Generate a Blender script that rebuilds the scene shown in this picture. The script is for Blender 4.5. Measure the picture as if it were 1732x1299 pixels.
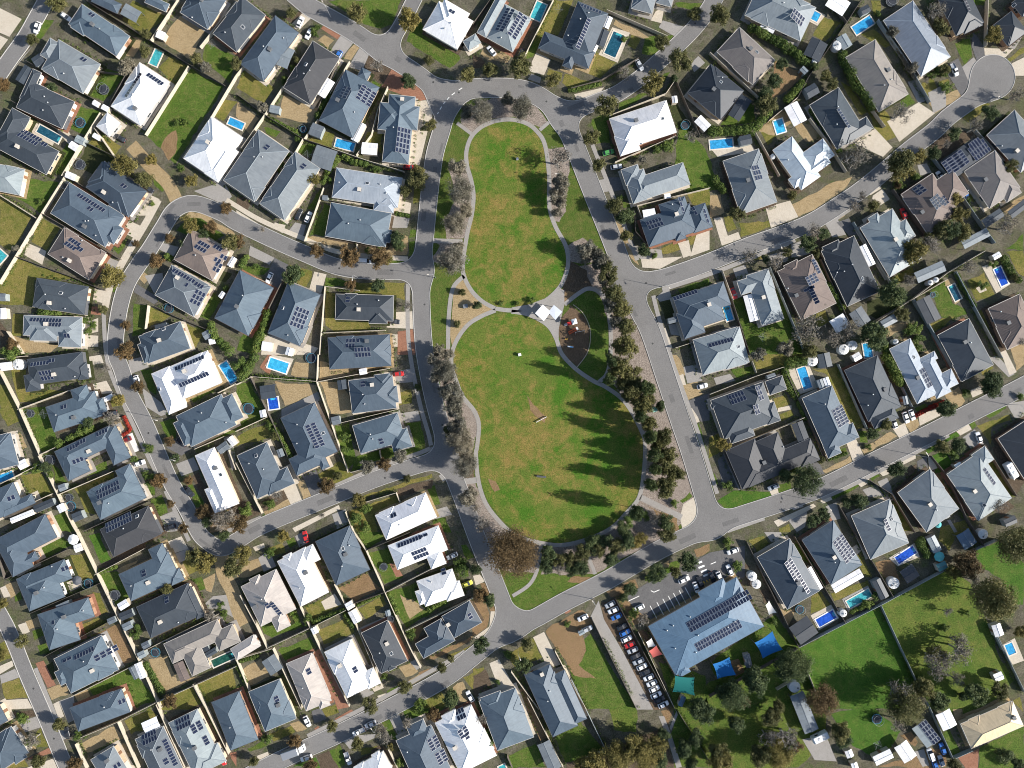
import bpy, math, random
import numpy as np
from mathutils import Vector, Matrix, noise as mnoise
# ---------------------------------------------------------------- clear, camera, sky, sun, exposure
for o in list(bpy.data.objects): bpy.data.objects.remove(o)
SC = bpy.context.scene
R = math.radians
MPP = 0.2                      # metres of ground per photo pixel
CAMH = 231.0                   # flying height
cam = bpy.data.cameras.new('camera'); cam.sensor_width = 36.0; cam.lens = 36.0*CAMH/(1732*MPP)
cam.clip_start = 1.0; cam.clip_end = 3000.0
camo = bpy.data.objects.new('camera', cam); SC.collection.objects.link(camo)
camo.location = (0, 0, CAMH); SC.camera = camo
SUN_EL, SUN_AZ = R(28), R(-11)  # azimuth measured from +x
sv = Vector((math.cos(SUN_EL)*math.cos(SUN_AZ), math.cos(SUN_EL)*math.sin(SUN_AZ), math.sin(SUN_EL)))
W = bpy.data.worlds.new('World'); SC.world = W; W.use_nodes = True
nt = W.node_tree; nt.nodes.clear()
wo = nt.nodes.new('ShaderNodeOutputWorld'); bg = nt.nodes.new('ShaderNodeBackground'); sk = nt.nodes.new('ShaderNodeTexSky')
sk.sky_type = 'NISHITA'; sk.sun_disc = False; sk.sun_elevation = SUN_EL; sk.sun_rotation = math.pi/2 - SUN_AZ
bg.inputs[1].default_value = 0.095
nt.links.new(sk.outputs[0], bg.inputs[0]); nt.links.new(bg.outputs[0], wo.inputs[0])
sl = bpy.data.lights.new('sun', 'SUN'); sl.energy = 5.0; sl.angle = R(0.5); sl.color = (1.0, 0.95, 0.88)
so = bpy.data.objects.new('sun', sl); SC.collection.objects.link(so)
so.rotation_euler = sv.to_track_quat('Z', 'Y').to_euler()
SC.view_settings.view_transform = 'Standard'; SC.view_settings.look = 'None'
SC.view_settings.exposure = 0.78; SC.view_settings.gamma = 1.0
SC.view_settings.use_curve_mapping = False
SC.cycles.filter_width = 1.0
random.seed(7)
COL = SC.collection

# ---------------------------------------------------------------- helpers
def P(px, py, h=0.0):
    """map position of something seen at photo pixel (px,py) and standing h metres above the ground"""
    k = MPP*(1.0 - h/CAMH)
    return Vector(((px-866.0)*k, (649.5-py)*k))
def link(o, parent=None):
    COL.objects.link(o)
    if parent is not None: o.parent = parent
    return o
def obj(name, me, parent=None, mat=None):
    o = bpy.data.objects.new(name, me)
    if mat is not None and me is not None and not me.materials: me.materials.append(mat)
    return link(o, parent)
def empty(name, loc=(0,0,0), rz=0.0):
    o = bpy.data.objects.new(name, None); o.location = loc; o.rotation_euler = (0,0,rz); o.empty_display_size = .5
    return link(o)
def structure(o): o['kind'] = 'structure'; return o
THINGS = []
def thing(o, desc, cat, px, py, group=None, fixed=None):
    THINGS.append((o, desc, cat, px, py, group, fixed)); return o
class MB:
    def __init__(s): s.v=[]; s.f=[]; s.m=[]; s.uv=[]
    def face(s, pts, m=0, uv=None):
        n=len(s.v); s.v += [tuple(p) for p in pts]; s.f.append(tuple(range(n, n+len(pts)))); s.m.append(m)
        s.uv += list(uv) if uv else [(0,0)]*len(pts)
    def box(s, x0,x1,y0,y1,z0,z1, m=0, bottom=True):
        a=[(x0,y0,z0),(x1,y0,z0),(x1,y1,z0),(x0,y1,z0),(x0,y0,z1),(x1,y0,z1),(x1,y1,z1),(x0,y1,z1)]
        for q in ((0,1,5,4),(1,2,6,5),(2,3,7,6),(3,0,4,7),(4,5,6,7)) + (((3,2,1,0),) if bottom else ()):
            s.face([a[i] for i in q], m)
    def obox(s, c, u, a, b, z0, z1, m=0, top=True, bottom=True):
        w=Vector((-u.y,u.x)); p=[c-u*a-w*b, c+u*a-w*b, c+u*a+w*b, c-u*a+w*b]
        lo=[(q.x,q.y,z0) for q in p]; hi=[(q.x,q.y,z1) for q in p]
        for i in range(4): j=(i+1)%4; s.face([lo[i],lo[j],hi[j],hi[i]], m)
        if top: s.face(hi, m)
        if bottom: s.face(lo[::-1], m)
    def tube(s, p0, p1, r0, r1, n=6, m=0, cap=False):
        p0=Vector(p0); p1=Vector(p1); d=(p1-p0).normalized()
        a=d.orthogonal().normalized(); b=d.cross(a)
        A=[p0+(a*math.cos(t)+b*math.sin(t))*r0 for t in [2*math.pi*i/n for i in range(n)]]
        B=[p1+(a*math.cos(t)+b*math.sin(t))*r1 for t in [2*math.pi*i/n for i in range(n)]]
        for i in range(n): j=(i+1)%n; s.face([A[i],A[j],B[j],B[i]], m)
        if cap: s.face(B, m); s.face(A[::-1], m)
    def cyl(s, cx,cy,r,z0,z1,n=16,m=0,top=True):
        s.tube((cx,cy,z0),(cx,cy,z1),r,r,n,m)
        if top: s.face([(cx+r*math.cos(2*math.pi*i/n), cy+r*math.sin(2*math.pi*i/n), z1) for i in range(n)], m)
    def mesh(s, name, mats, uv=False, smooth=False):
        me=bpy.data.meshes.new(name); me.from_pydata(s.v,[],s.f)
        for mt in mats: me.materials.append(mt)
        if len(mats)>1: me.polygons.foreach_set('material_index', s.m)
        if uv:
            l=me.uv_layers.new(name='UVMap'); l.data.foreach_set('uv', [c for q in s.uv for c in q])
        if smooth: me.polygons.foreach_set('use_smooth',[True]*len(s.f))
        me.update(); return me

# ---------------------------------------------------------------- materials
MATS = {}
def newmat(name):
    m=bpy.data.materials.new(name); m.use_nodes=True; n=m.node_tree; n.nodes.clear()
    out=n.nodes.new('ShaderNodeOutputMaterial'); b=n.nodes.new('ShaderNodeBsdfPrincipled')
    n.links.new(b.outputs[0], out.inputs[0]); MATS[name]=m
    return m,n,b,out
def N(n, t, **kw):
    x=n.nodes.new(t)
    for k,v in kw.items():
        if k.startswith('i'): x.inputs[int(k[1:])].default_value=v
        else: setattr(x,k,v)
    return x
def ramp(n, stops, src):
    r=n.nodes.new('ShaderNodeValToRGB'); e=r.color_ramp.elements
    while len(e)<len(stops): e.new(0.5)
    for q,(p,c) in zip(e,stops): q.position=p; q.color=(*c,1)
    n.links.new(src, r.inputs[0]); return r
def mixc(n, fac, a, b, mode='MIX'):
    x=n.nodes.new('ShaderNodeMix'); x.data_type='RGBA'; x.blend_type=mode
    for s,v in ((0,fac),(6,a),(7,b)):
        if hasattr(v,'links'): n.links.new(v, x.inputs[s])
        else: x.inputs[s].default_value = v if s==0 else (*v,1)
    return x.outputs[2]
def noise_tex(n, scale, detail=4, rough=.6, vec=None, dist=0.0):
    t=N(n,'ShaderNodeTexNoise'); t.inputs['Scale'].default_value=scale; t.inputs['Detail'].default_value=detail
    t.inputs['Roughness'].default_value=rough; t.inputs['Distortion'].default_value=dist
    if vec is not None: n.links.new(vec, t.inputs['Vector'])
    return t.outputs[0]
def flat(name, c, rough=.6, spec=.3, metal=0.0, var=0.0, nscale=2.0):
    m,n,b,out=newmat(name); b.inputs['Roughness'].default_value=rough; b.inputs['Metallic'].default_value=metal
    b.inputs['Specular IOR Level'].default_value=spec
    if var:
        g=N(n,'ShaderNodeNewGeometry'); t=noise_tex(n,nscale,5,.65,g.outputs['Position'])
        r=ramp(n,[(.3,tuple(x*(1-var) for x in c)),(.7,tuple(min(1,x*(1+var)) for x in c))],t)
        n.links.new(r.outputs[0], b.inputs[0])
    else: b.inputs[0].default_value=(*c,1)
    return m
def ground(name, big, small, sbig=.08, smid=.5, sfine=3.0, rough=.95, bump=.25, fine=.55, bumpd=.15):
    """ground cover: broad blotches of colours, mid mottling, fine speckle and relief, all in world position"""
    m,n,b,out=newmat(name); b.inputs['Roughness'].default_value=rough; b.inputs['Specular IOR Level'].default_value=.1
    g=N(n,'ShaderNodeNewGeometry'); pos=g.outputs['Position']
    t1=noise_tex(n,sbig,5,.6,pos,.4); t2=noise_tex(n,smid,6,.7,pos,.3); t3=noise_tex(n,sfine,3,.7,pos)
    k=len(big)-1
    c1=ramp(n,[(.3+.4*i/k,c) for i,c in enumerate(big)],t1)
    k=len(small)-1
    c2=ramp(n,[(.32+.36*i/k,c) for i,c in enumerate(small)],t2)
    c=mixc(n,.5,c1.outputs[0],c2.outputs[0])
    f=ramp(n,[(.3,(1-fine,)*3),(.7,(1+fine*.7,)*3)],t3)
    c=mixc(n,1.0,c,f.outputs[0],'MULTIPLY')
    n.links.new(c,b.inputs[0])
    bp=N(n,'ShaderNodeBump'); bp.inputs['Strength'].default_value=bump; bp.inputs['Distance'].default_value=bumpd
    n.links.new(t3,bp.inputs['Height']); n.links.new(bp.outputs[0],b.inputs['Normal'])
    return m
def park_turf(name):
    m,n,b,out=newmat(name); b.inputs['Roughness'].default_value=.95; b.inputs['Specular IOR Level'].default_value=.1
    g=N(n,'ShaderNodeNewGeometry'); pos=g.outputs['Position']
    a=noise_tex(n,.035,4,.55,pos,.6); d=noise_tex(n,.22,7,.72,pos,.5); e=noise_tex(n,.9,5,.7,pos,.3); f=noise_tex(n,2.6,3,.7,pos)
    green=ramp(n,[(.3,(.072,.122,.019)),(.5,(.108,.142,.027)),(.7,(.165,.158,.042))],d)
    lush=mixc(n,ramp(n,[(.45,(0,0,0)),(.6,(1,1,1))],noise_tex(n,.09,5,.6,pos,.3)).outputs[0],green.outputs[0],(.055,.130,.014))
    mx=N(n,'ShaderNodeMath',operation='ADD'); n.links.new(a,mx.inputs[0]); n.links.new(d,mx.inputs[1])
    m2=N(n,'ShaderNodeMath',operation='MULTIPLY_ADD'); n.links.new(e,m2.inputs[0]); m2.inputs[1].default_value=.35; n.links.new(mx.outputs[0],m2.inputs[2])
    k=ramp(n,[(.55,(0,0,0)),(.65,(.42,.42,.42)),(.76,(.78,.78,.78))],N(n,'ShaderNodeMath',operation='MULTIPLY').outputs[0])
    mm=k.inputs[0].links[0].from_node; n.links.new(m2.outputs[0],mm.inputs[0]); mm.inputs[1].default_value=.5
    dry=ramp(n,[(.35,(.215,.135,.045)),(.65,(.315,.195,.075))],e)
    c=mixc(n,k.outputs[0],lush,dry.outputs[0])
    fi=ramp(n,[(.3,(.48,.50,.48)),(.7,(1.45,1.42,1.4))],f); c=mixc(n,1.0,c,fi.outputs[0],'MULTIPLY'); n.links.new(c,b.inputs[0])
    bp=N(n,'ShaderNodeBump'); bp.inputs['Strength'].default_value=.35; bp.inputs['Distance'].default_value=.2; n.links.new(f,bp.inputs['Height']); n.links.new(bp.outputs[0],b.inputs['Normal']); return m
GM = {
 'N': ground('verge_grass',[(.085,.12,.026),(.06,.11,.018),(.15,.135,.045)],[(.055,.10,.015),(.10,.12,.028),(.17,.135,.05)]),
 'L': park_turf('park_grass'),
 'h': ground('field_grass',[(.065,.12,.018),(.12,.145,.03),(.06,.105,.018),(.18,.155,.048)],[(.05,.10,.015),(.10,.14,.026),(.17,.155,.045)],.06,.3,2.4,fine=.55),
 'g': ground('green_lawn',[(.05,.112,.015),(.095,.135,.026),(.055,.10,.014),(.16,.145,.05)],[(.045,.10,.014),(.085,.13,.024),(.17,.15,.055)],.1,.45,2.6,fine=.6),
 'G': ground('lush_lawn',[(.042,.118,.013),(.075,.14,.02),(.045,.10,.014),(.10,.14,.03)],[(.04,.105,.013),(.065,.135,.02),(.13,.145,.038)],.07,.4,2.6,fine=.5),
 'o': ground('dry_olive_lawn',[(.12,.135,.026),(.20,.165,.05),(.09,.115,.022),(.15,.14,.036)],[(.10,.115,.024),(.18,.155,.042),(.25,.19,.08)],.13,.6,2.6,fine=.5),
 'y': ground('sandy_ground',[(.30,.22,.115),(.36,.27,.15),(.24,.17,.085)],[(.25,.18,.09),(.38,.29,.17)],.2,.8,fine=.35),
 's': ground('bare_soil',[(.17,.105,.055),(.24,.155,.085),(.15,.10,.05)],[(.14,.095,.05),(.26,.17,.09),(.13,.11,.04)],.15,.7,fine=.45),
 'S': ground('dark_playground_soil',[(.12,.08,.05),(.16,.11,.07)],[(.09,.065,.04),(.17,.12,.08)],.2,.8,fine=.4),
 'm': ground('dark_mulch',[(.085,.062,.042),(.12,.088,.06)],[(.06,.045,.03),(.15,.115,.08)],.3,1.2,fine=.6),
 'q': ground('grey_pink_mulch',[(.21,.17,.14),(.30,.25,.21),(.16,.125,.10)],[(.15,.12,.095),(.34,.29,.25)],.15,1.0,fine=.6),
 'k': ground('dark_grass',[(.035,.045,.018),(.05,.06,.022)],[(.03,.04,.015),(.07,.065,.03)],.2,.8),  # darkest of the grass colours
 'c': ground('concrete_path',[(.27,.25,.23),(.32,.30,.275)],[(.26,.245,.22),(.34,.32,.295)],.15,.8,fine=.12,bump=.05),
 'p': ground('pale_paving',[(.47,.41,.32),(.54,.48,.39)],[(.43,.37,.29),(.57,.51,.42)],.15,.8,fine=.14,bump=.05),
 'w': ground('white_paving',[(.62,.60,.57),(.70,.68,.65)],[(.6,.58,.55),(.72,.70,.67)],.15,.8,fine=.1,bump=.05),
 'a': ground('asphalt_drive',[(.115,.112,.112),(.145,.14,.138)],[(.10,.098,.098),(.16,.155,.15)],.15,.8,fine=.2,bump=.08),
 'r': ground('red_brick_paving',[(.25,.115,.07),(.31,.155,.10)],[(.22,.10,.06),(.33,.18,.12)],.2,1.2,fine=.3,bump=.1),
}
GNAME = dict(h='field',N='park_ground',L='park_lawn',g='lawn',G='lawn',o='dry_lawn',y='sandy_yard',s='soil_patch',S='soil_bed',m='mulch_bed',q='mulch_bed',k='dark_lawn',c='concrete_paving',p='pale_paving',w='white_paving',a='asphalt_drive',r='brick_paving')  # k is simply the darkest lawn colour
M_base = ground('block_ground',[(.055,.088,.022),(.085,.092,.034),(.075,.068,.046),(.155,.138,.105),(.095,.09,.052),(.062,.095,.026)],[(.052,.056,.034),(.13,.117,.083),(.06,.088,.028)],.11,.4,2.2,fine=.48)
M_road = ground('road_asphalt',[(.165,.16,.154),(.208,.201,.193),(.175,.168,.161),(.204,.196,.188)],[(.16,.155,.149),(.214,.206,.197)],.025,.13,3.0,fine=.2,bump=.08)
M_patch = ground('asphalt_repair',[(.135,.13,.126),(.16,.155,.15)],[(.13,.126,.122),(.165,.16,.155)],.1,.5,3.0,fine=.2,bump=.08)
M_kerb = flat('kerb_concrete',(.42,.405,.38),.8,.2,0,.15,1.5)
M_mark = flat('road_paint',(.75,.74,.70),.6,.3,0,.12,3.0)
M_markY = flat('road_paint_yellow',(.72,.45,.06),.6,.3,0,.12,3.0)
def roofmat(name, c, rough, tile=False):
    m,n,b,out=newmat(name); b.inputs['Roughness'].default_value=rough; b.inputs['Specular IOR Level'].default_value=.35
    oi=N(n,'ShaderNodeObjectInfo'); uv=N(n,'ShaderNodeUVMap'); mp=N(n,'ShaderNodeMapping'); mp.inputs['Scale'].default_value=(1.6,.22,1)
    n.links.new(uv.outputs[0],mp.inputs[0]); t=noise_tex(n,1.0,5,.7,mp.outputs[0])
    g=N(n,'ShaderNodeNewGeometry'); t2=noise_tex(n,.35,4,.6,g.outputs['Position'])
    lo=.86 if c[0]>.7 else .6
    base=ramp(n,[(0,(c[0]*lo,c[1]*lo,c[2]*lo*1.04)),(.35,(c[0]*.9,c[1]*.88,c[2]*.86)),(.65,c),(1,(min(.82,c[0]*1.38),min(.82,c[1]*1.38),min(.82,c[2]*1.3)))],oi.outputs['Random'])
    st=ramp(n,[(.28,(.80,)*3),(.5,(1,1,1)),(.72,(1.16,)*3)],t); st2=ramp(n,[(.3,(.86,.87,.88)),(.7,(1.09,1.08,1.06))],t2)
    q=mixc(n,1.0,mixc(n,1.0,base.outputs[0],st.outputs[0],'MULTIPLY'),st2.outputs[0],'MULTIPLY')
    n.links.new(q,b.inputs[0])
    sp=N(n,'ShaderNodeSeparateXYZ'); n.links.new(uv.outputs[0],sp.inputs[0])
    w=N(n,'ShaderNodeMath',operation='MULTIPLY'); w.inputs[1].default_value=2*math.pi/(.33 if tile else .25); n.links.new(sp.outputs[1 if tile else 0],w.inputs[0])
    s_=N(n,'ShaderNodeMath',operation='SINE'); n.links.new(w.outputs[0],s_.inputs[0])
    bp=N(n,'ShaderNodeBump'); bp.inputs['Strength'].default_value=.25; bp.inputs['Distance'].default_value=.03
    n.links.new(s_.outputs[0],bp.inputs['Height']); n.links.new(bp.outputs[0],b.inputs['Normal'])
    return m
RC = {'w':((.80,.80,.80),.45),'i':((.33,.375,.43),.45),'l':((.185,.213,.235),.5),'m':((.080,.108,.140),.5),'d':((.052,.063,.077),.5),
      'k':((.055,.057,.063),.55),'t':((.17,.155,.148),.7),'b':((.165,.13,.115),.7),'n':((.42,.385,.36),.6),'z':((.105,.175,.255),.4),'e':((.47,.37,.25),.5)}
RCN = dict(w='white',i='pale blue-grey',l='light grey',m='slate grey',d='dark grey',k='charcoal',t='taupe tiled',b='brown tiled',n='pale cream-grey',z='blue',e='beige')
RM = {k:roofmat('roof_'+RCN[k].replace(' ','_'),c,r,k in 'tb') for k,(c,r) in RC.items()}
RM['t_teal']=roofmat('roof_teal',(.10,.27,.28),.5)
CAPM = {k:flat('ridge_cap_'+k,tuple(min(.85,x*1.02+.002) for x in c),.6,.3) for k,(c,r) in RC.items()}
WALLM=[flat('wall_cream',(.55,.46,.34),.85,.2,0,.1,1),flat('wall_brick',(.34,.20,.13),.9,.2,0,.2,2),flat('wall_white',(.62,.60,.56),.8,.2,0,.08,1),
       flat('wall_tan',(.46,.35,.24),.9,.2,0,.14,2),flat('wall_grey',(.36,.35,.34),.85,.2,0,.1,1)]
M_gut=flat('gutter_cream',(.52,.49,.44),.5); M_gutd=flat('gutter_dark',(.10,.105,.115),.5)
M_frame=flat('window_frame',(.6,.6,.6),.4); M_glass=flat('window_glass',(.03,.04,.05),.08,.6); M_door=flat('door_paint',(.22,.12,.07),.5)
M_metal=flat('galvanised_metal',(.45,.46,.47),.4,.5,.6); M_white=flat('white_paint',(.75,.75,.74),.5); M_black=flat('black_rubber',(.02,.02,.022),.7)
M_beige=flat('cooler_beige',(.55,.50,.43),.6)
def solarmat():
    m,n,b,out=newmat('solar_cells'); b.inputs['Roughness'].default_value=.12; b.inputs['Specular IOR Level'].default_value=.5
    tc=N(n,'ShaderNodeTexCoord'); br=N(n,'ShaderNodeTexBrick'); br.offset=0
    br.inputs['Scale'].default_value=1; br.inputs['Color1'].default_value=(.012,.019,.045,1); br.inputs['Color2'].default_value=(.010,.016,.038,1)
    br.inputs['Mortar'].default_value=(.035,.042,.065,1); br.inputs['Mortar Size'].default_value=.008; br.inputs['Brick Width'].default_value=.165; br.inputs['Row Height'].default_value=.165
    n.links.new(tc.outputs['Object'],br.inputs[0]); n.links.new(br.outputs[0],b.inputs[0]); return m
M_solar=solarmat(); M_sframe=flat('solar_frame',(.55,.56,.58),.35,.5,.5)
def watermat(name,c):
    m,n,b,out=newmat(name); b.inputs['Roughness'].default_value=.06; b.inputs['Specular IOR Level'].default_value=.5
    g=N(n,'ShaderNodeNewGeometry'); t=noise_tex(n,1.2,3,.5,g.outputs['Position'],1.0); t2=noise_tex(n,4,2,.5,g.outputs['Position'])
    r=ramp(n,[(.25,tuple(x*.62 for x in c)),(.5,c),(.75,tuple(min(1,x*1.35+.02) for x in c))],t); n.links.new(r.outputs[0],b.inputs[0])  # ripples and caustic light painted into the water colour as noise
    bp=N(n,'ShaderNodeBump'); bp.inputs['Strength'].default_value=.12; bp.inputs['Distance'].default_value=.05
    n.links.new(t2,bp.inputs['Height']); n.links.new(bp.outputs[0],b.inputs['Normal']); return m
PM={'b':watermat('pool_water_blue',(.03,.27,.52)),'u':watermat('pool_water_royal',(.012,.075,.43)),'t':watermat('pool_water_teal',(.05,.33,.36)),
    'd':watermat('pool_water_deep',(.012,.07,.11)),'c':watermat('pool_water_bright',(.04,.36,.60)),'g':watermat('pool_water_green',(.012,.07,.05))}
PN=dict(b='blue',u='royal blue',t='turquoise',d='dark teal',c='bright blue',g='dark green')
M_cop=flat('pool_coping',(.60,.55,.47),.7,.3,0,.1,2); M_copw=flat('pool_coping_white',(.72,.71,.69),.6)
def leafmat(name, cols, trans=.25):
    m,n,b,out=newmat(name); b.inputs['Roughness'].default_value=.7; b.inputs['Specular IOR Level'].default_value=.2
    at=N(n,'ShaderNodeAttribute',attribute_name='var'); oi=N(n,'ShaderNodeObjectInfo')
    k=len(cols)-1
    c1=ramp(n,[(i/k,c) for i,c in enumerate(cols)],at.outputs['Fac'])
    v=ramp(n,[(0,(.72,.74,.72)),(.5,(1,1,1)),(1,(1.22,1.15,1.05))],oi.outputs['Random'])
    c=mixc(n,1.0,c1.outputs[0],v.outputs[0],'MULTIPLY'); n.links.new(c,b.inputs[0])
    tr=N(n,'ShaderNodeBsdfTranslucent'); n.links.new(c,tr.inputs[0]); mx=N(n,'ShaderNodeMixShader'); mx.inputs[0].default_value=trans
    n.links.new(b.outputs[0],mx.inputs[1]); n.links.new(tr.outputs[0],mx.inputs[2]); n.links.new(mx.outputs[0],out.inputs[0]); return m
LM={'g':leafmat('leaf_olive_green',[(0.065,0.072,0.026),(0.123,0.123,0.046),(0.217,0.196,0.087)]),
    'd':leafmat('leaf_dark_green',[(0.030,0.049,0.022),(0.066,0.094,0.038),(0.133,0.160,0.066)]),
    's':leafmat('leaf_shrub_green',[(0.049,0.086,0.023),(0.104,0.157,0.035),(0.192,0.227,0.061)]),
    'p':leafmat('leaf_grey_olive',[(.085,.080,.056),(.17,.158,.122),(.33,.31,.255)]),
    'b':leafmat('twig_grey',[(.075,.066,.050),(.135,.12,.098),(.23,.21,.175)],.05),
    'y':leafmat('leaf_yellow_olive',[(0.087,0.080,0.023),(0.167,0.145,0.043),(0.275,0.232,0.087)]),
    'r':leafmat('leaf_russet',[(.075,.055,.026),(.14,.095,.045),(.21,.14,.065)]),
    'f':leafmat('leaf_red',[(0.203,0.029,0.022),(0.348,0.043,0.029),(0.435,0.087,0.043)])}
M_bark=flat('bark_brown',(.11,.085,.06),.9,.1,0,.3,3); M_barkg=flat('bark_grey',(.30,.275,.24),.9,.1,0,.25,3)
FM={'c':flat('fence_cream',(.47,.42,.335),.7,.2,0,.08,1),'d':flat('fence_dark',(.115,.10,.085),.7,.2,0,.15,1),'l':flat('fence_grey_green',(.26,.29,.29),.7,.2,0,.1,1)}
FN=dict(c='cream',d='dark brown',l='grey-green')
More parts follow.
